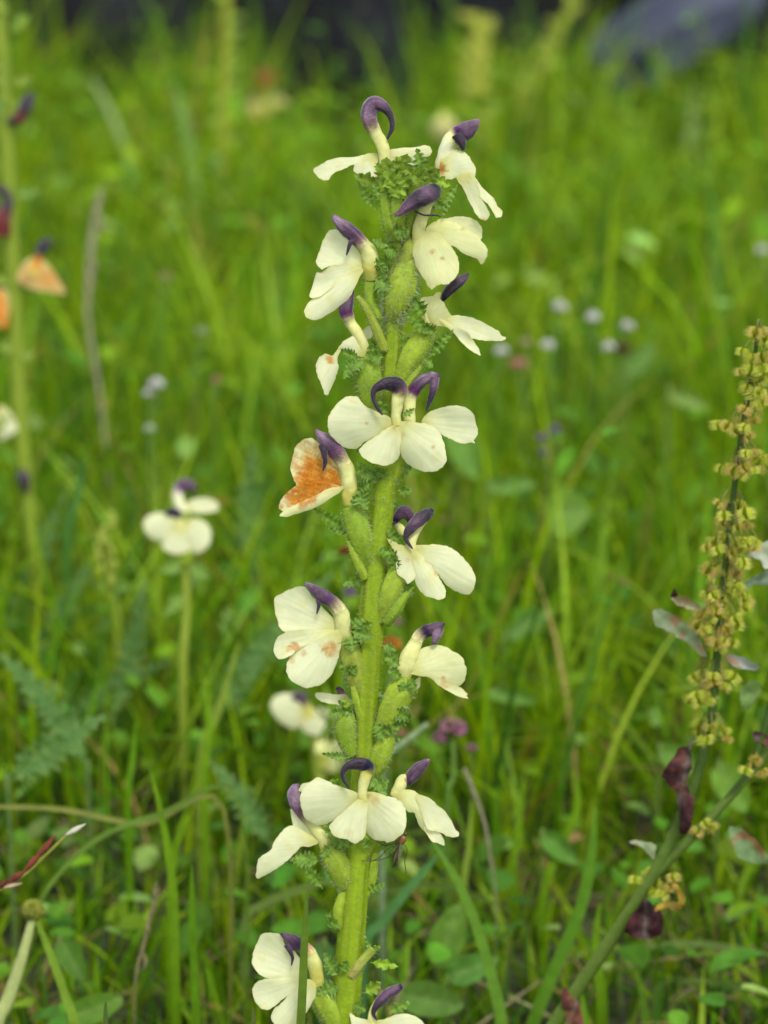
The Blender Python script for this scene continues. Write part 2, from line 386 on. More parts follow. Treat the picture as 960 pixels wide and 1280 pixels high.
# ---------------------------------------------------------------- the main plant
plant = thing('lousewort', 'tall lousewort spike in sharp focus with cream flowers under purple hooked hoods', 'flower', PM(432, 1795, -70))
plant.location = Vector((PM(432, 1700, 0).x, PM(432, 1700, 0).y, 0))
SPATH = [(500, 196, -4, 5), (497, 250, -2, 7), (495, 300, 0, 9.5), (493, 360, 0, 12), (490, 430, 0, 11.5), (486, 500, 0, 12), (484, 560, 0, 13), (478, 630, 0, 14), (470, 700, 0, 14.5),
         (463, 790, 0, 15.5), (458, 880, 0, 14.5), (455, 960, 0, 14.5), (448, 1060, 0, 15), (441, 1150, 0, 16), (434, 1230, 0, 17.5), (428, 1300, 0, 18), (420, 1450, 0, 18), (414, 1620, 0, 18), (412, 1790, 0, 19)]
SPATH = [(*p, *STEMC) for p in SPATH]
# rest the foot on the ground
while PM(*SPATH[-1][:3]).z > -.003: SPATH[-1] = (SPATH[-1][0], SPATH[-1][1] + 5, *SPATH[-1][2:])
srg = rings(SPATH, 8, 28, .95, ribs=6, ramp=.07, lump=.03)
mb = MB(); skin(mb, srg, PM)
for i, (u, v) in enumerate(mb.uv):
    a = noise.noise(Vector((v * 14, u * 10, 1))); b = noise.noise(Vector((v * 50, u * 60, 3)))
    mb.c[i] = mix(tuple(max(0, c * (1 + .22 * a + .15 * b)) for c in mb.c[i]), (.34, .40, .07), .3 * max(0, math.cos(6 * 2 * math.pi * v)) ** 6)
mb.build('stem', M_STEM, plant)
hairs_on(srg[:8 * 9], PM, 1500, 7); hairs_on(srg[8 * 8:8 * 15], PM, 900, 4.5)
hairs_on(srg[8 * 2:8 * 4], PM, 700, 11)

def T(s):                                        # "x,y x,y ..." -> points
    return [tuple(float(a) for a in p.split(',')) for p in s.split()]

# F1: crook shaped hood at the top
f = flower(plant, [(481, 208, 6, 6.5, 'c'), (479, 186, 8, 7.5, 'c'), (471, 168, 9, 8, 'c')], [(464, 156, 10, 9, 'm'), (461, 143, 10, 10, 'l'), (466, 131, 11, 10.5, 'p'), (477, 132, 12, 8, 'p'), (486, 141, 13, 5, 'd'), (490, 152, 14, 3.6, 'd'), (489, 163, 14, 3, 'd'), (484, 174, 14, 1.2, 'd')], kz=.7)
petal(f, T('471,192 460,192 443,196 422,197 405,203 393,211 394,217 400,223 407,226 412,223 417,217 430,211 443,206 463,203 472,204'), (474, 199), PM, 4, -10, 5, -6, seed=1)
petal(f, T('443,207 447,204 455,202 465,202 472,208 473,220 460,221 453,216 447,218 442,213'), (472, 202), PM, 8, 8, 4, seed=2)
petal(f, T('478,192 487,187 500,185 518,184 528,182 537,183 540,188 538,194 531,198 528,208 515,212 500,208 486,205 478,202'), (480, 198), PM, -2, -16, -6, seed=3)
# F2: right of the top
f = flower(plant, [(551, 212, -6, 8, 'c'), (555, 194, -5, 9, 'w'), (561, 180, -4, 10, 'w')], [(567, 174, -3, 11, 'c'), (574, 169, -2, 12.5, 'p'), (583, 163, 0, 11.5, 'p'), (592, 156, 1, 7.5, 'p'), (599, 149.5, 2, 1.5, 'l')],
           beak=[(572, 168, 4, 9, 'd'), (577, 178, 6, 6.5, 'd'), (579, 188, 7, 1.8, 'd')], kz=.8)
petal(f, T('551,196 555,188 563,187 573,187 583,192 590,202 595,210 594,220 592,224 587,228 577,226 570,223 562,224 553,224 549,217'), (552, 210), PM, 4, 12, -6, 5, seed=4, stains=[(551, 212, 9, BROWN, .9)])
petal(f, T('570,221 580,237 587,253 593,265 600,274 604,275 608,275 612,270 610,262 602,248 598,233 593,220 583,215'), (575, 215), PM, 14, 10, 4, -4, seed=5, stains=[(605, 276, 5, TAN, .8)])
petal(f, T('588,214 594,222 602,233 617,248 622,257 628,263 627,270 622,272 618,269 612,257 602,248 595,236 588,226'), (586, 214), PM, 12, 3, 4, 6, seed=6)
# F3: dark hood facing the viewer
f = flower(plant, [(523, 306, 10, 8, 'y'), (523, 290, 14, 8, 'c'), (527, 274, 18, 7.5, 'c'), (533, 258, 22, 7, 'c')], [(543, 236, 24, 7, 'd'), (540, 240, 32, 11.5, 'd'), (533, 244, 36, 12.5, 'p'), (522, 250, 38, 11.5, 'd'), (510, 258, 40, 8, 'p'), (500, 266, 41, 4.5, 'k'), (493, 269, 41, 2, 'k')],
           style=[(519, 264, 36, 1.2, 'd'), (530, 269, 36, 1.3, 'd'), (545, 269, 35, 1.3, 'd'), (551, 271, 34, .8, 'd')], kz=.8)
petal(f, T('547,275 563,272 575,270 588,272 598,278 603,288 602,298 597,300 587,296 570,290 552,286'), (536, 286), PM, 12, -6, 4, seed=7, body=(.75, .76, .41))
petal(f, T('532,288 538,280 545,277 555,277 567,278 580,285 593,292 603,302 609,312 608,322 602,330 595,323 580,317 567,308 558,305 551,297 542,292'), (534, 287), PM, 16, 14, -8, 4, seed=8, stains=[(580, 284, 4, BROWN, .4)], body=(.75, .76, .38))
petal(f, T('528,290 518,303 516,313 517,323 523,338 530,348 538,361 541,361 546,357 552,355 557,356 563,353 572,343 574,333 572,322 567,312 558,300 550,293 541,290'), (532, 288), PM, 18, 14, -9, 0, seed=9, stains=[(540, 315, 4, TAN, .8), (553, 323, 3, BROWN, .8)], body=(.75, .76, .38))
# F4: left, hood pointing up-left
f = flower(plant, [(465, 350, 4, 10, 'g'), (464, 334, 8, 11, 'y'), (463, 322, 10, 10.5, 'c'), (458, 311, 12, 9.5, 'c')], [(450, 302, 13, 9, 'm'), (443, 295, 14, 9.3, 'p'), (434, 287, 15, 9, 'p'), (425, 279, 16, 7, 'l'), (418, 271.5, 16, 3.6, 'l'), (416, 268, 16, .8, 'p')],
           beak=[(440, 300, 16, 3.4, 'p'), (437, 306, 18, 2.6, 'd'), (435, 313, 19, 1.8, 'd'), (433, 319, 20, .8, 'd')], kz=.75)
petal(f, T('418,286 410,290 405,298 400,313 395,325 395,328 400,336 407,335 415,332 430,331 450,337 455,330 453,322 446,312 436,301 425,291'), (456, 333), PM, 10, -14, 8, seed=10)
petal(f, T('450,334 430,331 415,332 407,338 400,341 395,341 392,353 387,368 388,372 395,372 406,367 417,357 432,347 452,339'), (456, 335), PM, 12, 10, 5, seed=11, stains=[(403, 338, 5, ORANGE, .6)])
petal(f, T('454,337 431,346 424,349 417,354 410,363 398,367 390,373 382,383 380,392 385,398 395,400 407,395 422,385 437,372 443,360 450,346'), (458, 336), PM, 13, 16, -7, seed=12)
# F5: drooping twisted flower under it
f = flower(plant, [(456, 446, 0, 7, 'y'), (453, 430, 4, 7.5, 'c'), (445, 414, 6, 7, 'c'), (438, 403, 7, 7, 'c')], [(434, 394, 8, 8.5, 'k'), (432, 384, 8, 9.5, 'p'), (435, 371, 6, 8, 'p'), (438, 362, 4, 5, 'd')], kz=.8)
petal(f, T('452,414 463,407 468,410 467,418 460,425 453,428'), (455, 432), PM, -2, -6, 0, seed=13, sub=3)
petal(f, T('426,431 430,426 442,420 449,428 455,443 448,446 435,441 424,436'), (452, 440), PM, 8, 6, -4, seed=14)
petal(f, T('430,431 424,433 419,441 415,445 407,442 398,448 395,458 397,470 402,482 405,492 411,493 413,488 419,473 423,460 422,447'), (428, 432), PM, 12, 6, -10, seed=15, stains=[(412, 449, 6, ORANGE, .9)])
# F6: right, star like
f = flower(plant, [(541, 412, -2, 7, 'y'), (534, 394, 2, 8, 'c'), (541, 380, 0, 6, 'c'), (549, 369, -3, 4.5, 'c')], [(553, 374, -2, 4, 'd'), (557, 368, -1, 7, 'd'), (563, 361, 0, 8.5, 'd'), (572, 353, 1, 8.5, 'd'), (581, 346.5, 2, 5.5, 'p'), (586, 342, 2, 1.5, 'p')], kz=.7)
petal(f, T('523,374 533,371 545,370 553,376 558,385 564,395 566,408 553,408 540,404 532,390 527,382'), (536, 400), PM, 8, 6, -8, seed=16, body=(.74, .75, .36))
petal(f, T('552,394 562,394 573,394 590,397 610,406 622,413 628,420 632,422 630,425 622,426 607,426 590,423 583,416 573,413 560,408'), (546, 400), PM, 8, 2, 5, seed=17)
petal(f, T('548,398 557,401 567,407 582,414 590,423 598,435 601,443 599,444 590,439 577,428 567,416 554,406'), (546, 399), PM, 10, 12, 6, seed=18)
# F8: right half of the front pair
f = flower(plant, [(513, 530, 8, 7, 'c'), (511, 514, 10, 8, 'c'), (512, 500, 10, 8, 'c')], [(516, 491, 10, 7.5, 'k'), (523, 481, 10, 7.5, 'p'), (532, 474, 11, 7, 'l'), (541, 471, 12, 6.5, 'l'), (547, 469, 12, 3.5, 'p'), (549, 466.5, 12, 1.4, 'd')],
           beak=[(543, 472, 13, 6.5, 'p'), (542.5, 482, 15, 5.6, 'p'), (540, 493, 16, 4.6, 'd'), (536, 504, 17, 3, 'd'), (533, 514, 18, .8, 'd')], kz=.7)
petal(f, T('527,527 530,521 534,517 540,513 553,509 564,507 577,508 586,512 592,519 595,528 598,537 596,545 592,550 593,554 588,553 580,555 572,553 561,548 552,543 543,538 533,534'), (520, 527), PM, 8, -4, 6, -4, seed=20, label='broad rounded cream petal on the right of the front pair')
# F7: front of the middle
f = flower(plant, [(496, 532, 26, 7, 'y'), (495, 520, 28, 6, 'c'), (496, 508, 28, 7.2, 'c'), (498, 497, 28, 8.5, 'c')], [(500, 489, 29, 10, 'm'), (496, 481.5, 31, 10.5, 'd'), (486, 479.5, 34, 9, 'd'), (476, 482, 37, 7, 'd'), (468, 488, 39, 4.6, 'd'), (466.5, 497, 40, 3.3, 'd'), (470, 507, 41, 2.7, 'd'), (474, 513, 41, 2, 'd'), (478, 519, 41, .7, 'd')], kz=.85)
petal(f, T('489,523 475,516 465,512 455,506 449,498 442,495 432,496 422,504 414,514 410,522 410,532 412,542 420,551 430,559 440,561 449,559 454,554 463,549 472,546 482,539 492,533'), (494, 528), PM, 28, 6, -12, 4, seed=21, stains=[(458, 529, 3, TAN, .7)])
petal(f, T('493,531 481,537 469,546 460,551 452,558 449,564 451,569 459,576 470,580 480,582 487,581 495,576 499,569 500,558 502,542 500,532'), (495, 528), PM, 31, 14, -8, seed=22, stains=[(493, 536, 4, YEL, .5)])
petal(f, T('494,530 504,526 514,525 521,528 534,530 544,535 552,545 556,557 558,568 558,576 553,584 545,589 534,590 523,587 512,582 504,574 500,566 499,555 496,542'), (495, 527), PM, 30, 12, -10, -3, seed=23, stains=[(541, 559, 3.5, TAN, .8), (502, 545, 6, YEL, .4)])
# F9: stained flower on the left
f = flower(plant, [(438, 632, 8, 9, 'y'), (437, 616, 10, 10, 'y'), (436, 602, 12, 10, 'c'), (433, 587, 13, 10, 'c')], [(428, 576, 14, 9.5, 'q'), (422, 567, 15, 9.8, 'k'), (412, 556, 16, 10, 'p'), (403, 547, 17, 7.5, 'l'), (396, 539, 17, 2.5, 'l'), (394.5, 536.5, 17, .8, 'p')],
           beak=[(403, 556, 18, 5.5, 'd'), (405.5, 567, 21, 4.2, 'd'), (406.5, 578, 22, 3, 'd'), (403.5, 589, 23, .7, 'd')], kz=.8, label='flower with an orange-brown stained lip')
stn = [(398, 588, 42, lin(224, 184, 96), .8), (396, 592, 26, ORANGE, .97), (414, 601, 20, ORANGE, .97), (384, 600, 18, ORANGE, .95), (366, 571, 9, TAN, .35), (372, 553, 12, TAN, .5)]
petal(f, T('391,548 384,548 375,552 369,560 365,574 363,584 365,594 369,603 373,607 388,605 405,606 428,612 428,600 423,587 411,568 400,555'), (432, 606), PM, 12, -10, 9, seed=24, stains=stn, body=(.77, .76, .42))
stn = [(385, 613, 34, lin(224, 184, 96), .8), (384, 613, 24, ORANGE, .97), (404, 608, 21, ORANGE, .95), (365, 626, 15, ORANGE, .9), (352, 634, 4, TAN, .7)]
petal(f, T('373,605 362,613 354,620 349,631 350,637 356,638 369,632 388,625 406,616 428,610 405,602 386,601'), (432, 608), PM, 15, 12, 4, seed=25, stains=stn, body=(.77, .76, .42))
petal(f, T('430,608 410,611 388,622 369,631 356,637 350,644 352,646 363,645 384,638 401,631 416,621 426,614'), (433, 609), PM, 17, 20, -5, seed=26, stains=[(392, 622, 8, ORANGE, .8), (378, 628, 8, ORANGE, .8)], body=(.75, .75, .38))
# hood of a flower behind the stem
f = flower(plant, [(505, 668, -22, 5, 'c'), (500, 660, -22, 5, 'c')], [(494, 654, -22, 3.5, 'd'), (498, 645, -22, 6.5, 'p'), (505, 640, -22, 8.5, 'p'), (511, 645, -22, 7, 'p'), (513, 654, -22, 3, 'd')], kz=.8, label='flower behind the stem, only its rounded hood showing')
# F10
f = flower(plant, [(514, 689, 10, 7, 'c'), (514, 678, 10, 6.5, 'c'), (519, 666, 6, 5.5, 'c'), (527, 655, 3, 4.5, 'c')], [(540, 638.5, 4, 2.5, 'd'), (537, 640.5, 6, 6, 'd'), (530, 645, 10, 8.2, 'd'), (518, 655, 15, 8, 'p'), (510, 665, 18, 5.4, 'd'), (507.5, 673, 20, 3.3, 'd'), (511, 680, 21, 2.2, 'd'), (516, 686, 22, .8, 'd')], kz=.8)
petal(f, T('514,684 531,681 550,681 565,685 576,694 587,707 594,719 594,730 587,743 572,740 559,732 548,719 536,705 520,694'), (513, 686), PM, 14, 8, -8, seed=27)
petal(f, T('514,690 526,693 542,711 550,724 556,734 557,744 550,750 542,748 531,744 522,734 518,722 514,700'), (514, 686), PM, 17, 14, -5, seed=28, stains=[(546, 716, 4, TAN, .8), (535, 700, 5, YEL, .5)])
petal(f, T('484,673 492,677 505,682 516,684 524,692 526,702 522,711 519,722 510,730 505,724 497,717 495,705 497,696 490,685'), (512, 686), PM, 16, 10, -5, seed=29, stains=[(521, 711, 4, TAN, .8), (509, 700, 3, TAN, .5)])
# F11
f = flower(plant, [(432, 802, 8, 8.5, 'y'), (429, 785, 11, 10, 'c'), (427, 770, 13, 10, 'c')], [(421, 759, 14, 9, 'q'), (413, 751.5, 15, 9, 'p'), (402, 743.5, 16, 8.7, 'p'), (392, 736.5, 16, 6.2, 'p'), (382, 729, 16, 1.8, 'l'), (380.5, 727.5, 16, .6, 'p')],
           beak=[(398, 749, 16, 3.6, 'p'), (398.5, 757, 19, 2.4, 'd'), (396, 767.5, 20, .8, 'd')], kz=.75)
petal(f, T('382,734 373,733 363,736 353,742 345,746 343,753 344,767 347,775 348,782 355,789 367,791 380,790 393,792 410,790 424,788 418,775 405,760 393,748 386,740'), (426, 787), PM, 12, -14, 9, seed=30)
petal(f, T('400,787 380,788 367,788 355,791 347,797 343,805 342,815 346,822 351,824 362,820 373,812 397,800 424,789'), (427, 787), PM, 14, 8, 5, seed=31, stains=[(370, 809, 8, ORANGE, .75), (362, 811, 5, TAN, .8)])
petal(f, T('424,787 427,800 426,810 422,825 415,842 403,855 393,858 383,860 375,857 365,852 359,842 358,832 361,823 368,816 382,804 398,794'), (427, 786), PM, 16, 14, -8, seed=32, stains=[(413, 812, 11, TAN, .85), (381, 816, 5, TAN, .55), (364, 825, 6, TAN, .5)])
# F12
f = flower(plant, [(504, 848, 4, 8, 'y'), (507, 834, 6, 11, 'c'), (513, 818, 6, 10.5, 'c'), (519, 805, 4, 8.5, 'c')], [(524, 796, 4, 8, 'q'), (531, 790.5, 4, 8.2, 'd'), (540, 786, 5, 7.2, 'p'), (549, 782.5, 5, 5, 'p'), (556, 779, 5, 1.5, 'd')],
           beak=[(549, 785, 7, 6.5, 'p'), (546, 794, 9, 6, 'l'), (542, 805, 10, 3, 'p')], kz=.7)
petal(f, T('512,858 524,846 525,857 521,862 512,868 509,873 510,862'), (516, 846), PM, -8, -6, 0, seed=33, sub=3)
petal(f, T('510,836 516,824 521,815 531,809 544,806 556,808 566,814 577,821 582,833 583,842 580,852 572,858 562,857 553,851 541,845 528,842 518,843'), (510, 840), PM, 10, 10, -12, 5, seed=34, stains=[(554, 848, 4, TAN, .7)], body=(.76, .77, .40))
petal(f, T('512,842 523,839 533,841 544,845 559,852 571,857 579,862 585,868 583,869 585,874 581,873 571,869 556,862 544,853 536,847 524,845'), (508, 842), PM, 12, 12, 4, seed=35, stains=[(556, 854, 8, TAN, .5)], body=(.77, .76, .42), sub=3)
# flower whose lip shows left of the stem
f = flower(plant, [(446, 892, -24, 6, 'y'), (440, 884, -24, 6, 'c'), (434, 878, -26, 6, 'c')], [(428, 868, -28, 5, 'm'), (424, 862, -28, 4, 'p'), (420, 860, -28, 1, 'd')], kz=.8, label='flower mostly hidden behind the stem')
petal(f, T('395,866 405,866 420,868 433,869 435,878 430,882 416,880 402,877 396,873'), (440, 876), PM, -20, 8, 4, seed=36)
# F15 before F13: right
f = flower(plant, [(491, 996, 4, 4.5, 'c'), (498, 986, 5, 7.5, 'c'), (505, 974, 5, 7, 'c')], [(510, 978, 6, 4.5, 'p'), (513, 973.5, 7, 7.5, 'p'), (518, 967, 8, 8.7, 'p'), (526, 958.5, 9, 7.6, 'p'), (533, 952.5, 9, 4.5, 'p'), (537, 949.5, 9, 1.4, 'l')], kz=.8)
petal(f, T('490,993 501,988 514,987 523,992 527,998 532,1008 532,1020 538,1036 533,1041 525,1033 518,1017 509,1014 500,1004'), (494, 992), PM, 10, 6, -8, seed=37, body=(.75, .76, .39))
petal(f, T('520,993 533,996 543,1003 555,1013 563,1023 569,1036 574,1041 572,1046 562,1046 553,1042 544,1039 534,1036 528,1020 522,1004'), (508, 992), PM, 14, 8, 4, seed=38)
petal(f, T('530,1034 539,1035 547,1039 553,1046 556,1054 555,1057 549,1055 541,1052 535,1045'), (520, 1010), PM, 12, 12, 3, seed=39)
# F14: side view, left
f = flower(plant, [(408, 1060, 4, 8, 'y'), (403, 1048, 8, 8, 'c'), (393, 1035, 9, 7, 'c')], [(383, 1025, 10, 5.6, 'q'), (375, 1016, 10, 5.5, 'k'), (369, 1004, 9, 7.2, 'l'), (367, 993, 8, 8, 'l'), (369, 985, 7, 5.5, 'l'), (375, 981.5, 6, 2, 'd')], kz=.6)
petal(f, T('375,982 380,979 387,979 384,986 378,990 374,987'), (395, 1040), PM, -4, -4, 0, seed=40, sub=3, throat=0)
petal(f, T('363,1011 373,1020 383,1027 392,1035 396,1048 385,1056 373,1048 367,1035'), (402, 1050), PM, 8, -8, 4, seed=41)
petal(f, T('398,1052 385,1042 368,1033 358,1034 347,1045 340,1057 339,1062 325,1072 322,1078 320,1097 327,1096 342,1088 357,1078 367,1068 376,1059 388,1058'), (402, 1054), PM, 12, 12, -9, seed=42)
# F13: front, low
f = flower(plant, [(454, 1001, 26, 7, 'y'), (453, 990, 28, 6, 'c'), (455, 978, 28, 7, 'c'), (458, 967, 28, 8, 'y')], [(460, 960, 29, 8.6, 'd'), (453, 955.5, 31, 8.6, 'd'), (443, 955, 34, 7.3, 'd'), (433.5, 958.5, 37, 5, 'd'), (428.5, 966, 39, 3.4, 'd'), (430, 975, 40, 2.7, 'd'), (437, 986, 41, .7, 'd')], kz=.85)
petal(f, T('450,993 437,987 423,983 412,977 398,972 388,977 378,988 375,997 377,1010 382,1023 393,1030 402,1031 415,1027 428,1017 437,1009 450,999'), (453, 996), PM, 28, 6, -12, 4, seed=43)
petal(f, T('451,997 438,1007 430,1014 418,1025 412,1033 415,1043 422,1047 433,1049 442,1054 448,1053 455,1047 458,1037 458,1020 460,1005 457,997'), (454, 994), PM, 31, 14, -7, seed=44, stains=[(436, 1040, 7, YEL, .3)])
petal(f, T('454,992 467,990 480,994 492,997 502,1003 507,1012 508,1020 508,1032 503,1042 493,1050 485,1053 480,1051 472,1051 463,1046 458,1037 458,1022 454,1005'), (453, 993), PM, 30, 12, -10, -3, seed=45, stains=[(468, 1002, 7, TAN, .4), (461, 994, 4, BROWN, .5)])
# F16: low left, behind the blade
f = flower(plant, [(398, 1234, 6, 8, 'y'), (395, 1214, 9, 9, 'y'), (390, 1197, 11, 8.5, 'c')], [(385, 1189, 12, 8, (.50, .34, .14)), (376, 1182, 13, 9, 'p'), (365, 1175.5, 14, 8, 'p'), (357, 1170.5, 14, 4.8, 'p'), (350.5, 1167, 14, 1.2, 'd')],
           beak=[(359, 1181, 15, 4.8, 'p'), (363.5, 1191, 18, 2.8, 'd'), (365.8, 1198, 19, 2, 'd'), (364, 1207, 20, .7, 'd')], kz=.75)
petal(f, T('350,1168 340,1166 328,1167 323,1175 317,1189 315,1201 317,1209 327,1220 338,1223 349,1224 361,1225 378,1222 378,1206 369,1190 358,1184 354,1176'), (390, 1222), PM, 12, -12, 8, seed=46)
petal(f, T('352,1222 334,1223 323,1227 316,1235 316,1245 320,1254 327,1261 335,1262 343,1258 354,1248 362,1243 382,1228 364,1221'), (392, 1223), PM, 14, 8, 4, seed=47)
petal(f, T('362,1241 354,1252 343,1261 339,1270 342,1279 347,1285 358,1287 368,1283 381,1268 389,1255 395,1242 394,1231 388,1224 376,1227'), (392, 1222), PM, 16, 12, -8, seed=48)
# F17: cut by the lower edge
f = flower(plant, [(466, 1288, 16, 6, 'c'), (465, 1272, 18, 5.5, 'c'), (468, 1260, 16, 5, 'c'), (478, 1246, 13, 4, 'c')], [(501.5, 1233, 13, 2.6, 'd'), (497, 1235.5, 14, 5.5, 'p'), (489, 1240, 16, 7.2, 'p'), (478, 1249, 19, 7, 'p'), (469.5, 1259, 22, 4.6, 'd'), (467, 1267, 24, 2.8, 'd'), (471.5, 1276, 26, .7, 'd')], kz=.8)
petal(f, T('437,1266 445,1271 459,1275 468,1278 468,1292 462,1304 455,1310 445,1300 440,1284'), (466, 1282), PM, 22, 8, -6, seed=49)
petal(f, T('466,1278 480,1274 493,1269 507,1267 521,1271 531,1280 534,1292 528,1304 515,1308 498,1304 480,1292'), (466, 1282), PM, 20, 6, -8, seed=50)
petal(f, T('464,1286 478,1290 496,1302 502,1318 494,1330 478,1330 466,1318 460,1302'), (466, 1282), PM, 24, 12, -6, seed=51)

# calyces and flower stalks
for pth, hr, ln in [
    ([(513, 318, 4, 8), (508, 338, 6, 15), (500, 362, 8, 19), (494, 385, 8, 15), (490, 402, 4, 8)], 900, 13),
    ([(521, 300, 4, 9), (514, 312, 6, 12), (505, 330, 6, 10)], 200, 9),
    ([(476, 216, 16, 4.5), (480, 240, 16, 6.5), (482, 262, 16, 7), (486, 284, 14, 7.5), (493, 300, 8, 7)], 260, 6),
    ([(500, 232, 12, 8), (498, 255, 14, 11), (498, 280, 12, 10), (497, 300, 6, 8)], 380, 9),
    ([(520, 216, 6, 7), (517, 240, 10, 9), (513, 270, 8, 8), (508, 300, 4, 6)], 260, 8),
    ([(548, 222, -8, 7), (540, 245, -6, 10), (528, 275, -4, 9), (512, 305, -2, 6)], 200, 7),
    ([(465, 346, 2, 9), (463, 362, 4, 8.5), (464, 382, 6, 7), (476, 400, 4, 6)], 160, 6),
    ([(446, 371, 12, 3), (455, 381, 13, 4), (464, 398, 13, 5), (472, 416, 12, 6), (481, 440, 8, 6)], 160, 6),
    ([(457, 448, 2, 12), (460, 465, 4, 16), (463, 490, 5, 16), (468, 512, 3, 13), (476, 535, 0, 8)], 620, 8),
    ([(538, 410, -2, 9), (528, 424, 2, 14), (516, 444, 4, 16), (505, 465, 4, 12), (496, 488, 2, 7)], 420, 8),
    ([(531, 452, 6, 2.5), (521, 465, 7, 4), (510, 478, 8, 5), (500, 494, 6, 5)], 90, 5),
    ([(497, 528, 8, 9), (498, 548, 4, 13), (494, 580, 0, 14), (488, 604, -2, 8)], 220, 7),
    ([(438, 634, 6, 11), (444, 652, 8, 15), (452, 676, 8, 16), (460, 702, 4, 11), (464, 720, 0, 6)], 520, 7),
    ([(436, 676, 12, 3), (441, 690, 13, 4.5), (449, 708, 12, 6), (457, 724, 8, 6)], 110, 6),
    ([(512, 692, 4, 8), (502, 708, 6, 13), (492, 732, 8, 15), (483, 756, 8, 12), (475, 778, 4, 7)], 620, 7),
    ([(514, 737, 10, 3), (504, 748, 12, 6), (493, 764, 12, 8), (482, 780, 8, 6)], 90, 5),
    ([(434, 800, 6, 10), (438, 818, 8, 14), (443, 842, 8, 13), (449, 868, 4, 8)], 360, 6),
    ([(440, 846, 10, 3), (443, 866, 11, 4.5), (447, 884, 10, 5.5), (452, 900, 6, 5)], 90, 5),
    ([(506, 848, 2, 11), (500, 864, 6, 17), (490, 886, 8, 17), (481, 908, 6, 13), (472, 928, 2, 7)], 620, 7),
    ([(434, 884, 2, 9), (432, 900, 6, 13), (433, 922, 7, 13), (440, 946, 4, 8)], 620, 8),
    ([(482, 906, 6, 5), (482, 925, 8, 11), (474, 948, 8, 13), (464, 972, 4, 8)], 260, 6),
    ([(455, 1004, 12, 10), (457, 1024, 8, 14), (457, 1052, 6, 14), (452, 1076, 0, 8)], 200, 6),
    ([(496, 998, -2, 7), (488, 1018, -2, 11), (474, 1045, -2, 11), (462, 1070, -4, 7)], 200, 6),
    ([(408, 1060, 2, 10), (418, 1074, 6, 15), (426, 1092, 7, 15), (433, 1112, 3, 8)], 560, 7),
    ([(469, 1066, 2, 4), (467, 1085, 2, 5.5), (463, 1108, 0, 5), (456, 1124, -4, 4)], 60, 4),
    ([(433, 1108, 2, 5), (426, 1130, 4, 8), (423, 1146, 5, 7.5), (429, 1164, 2, 4)], 60, 4),
    ([(399, 1236, 2, 11), (406, 1252, 6, 15), (416, 1272, 6, 15), (424, 1296, 2, 9)], 400, 7),
    ([(464, 1288, 6, 10), (458, 1310, 4, 14), (446, 1340, 0, 12)], 100, 6)]:
    calyx(plant, pth, hair=hr, ln=ln, col=random.choice([CALC, CALC, CALD, (.30, .37, .04)]))
# spent open calyx
st = calyx(plant, [(438, 1222, 12, 6, (.38, .34, .10)), (446, 1210, 14, 6.5, (.40, .40, .09)), (457, 1197, 15, 5.5, (.36, .42, .07)), (467, 1186, 15, 6.5, (.28, .36, .05))], hair=60, ln=5, name='spent_calyx')
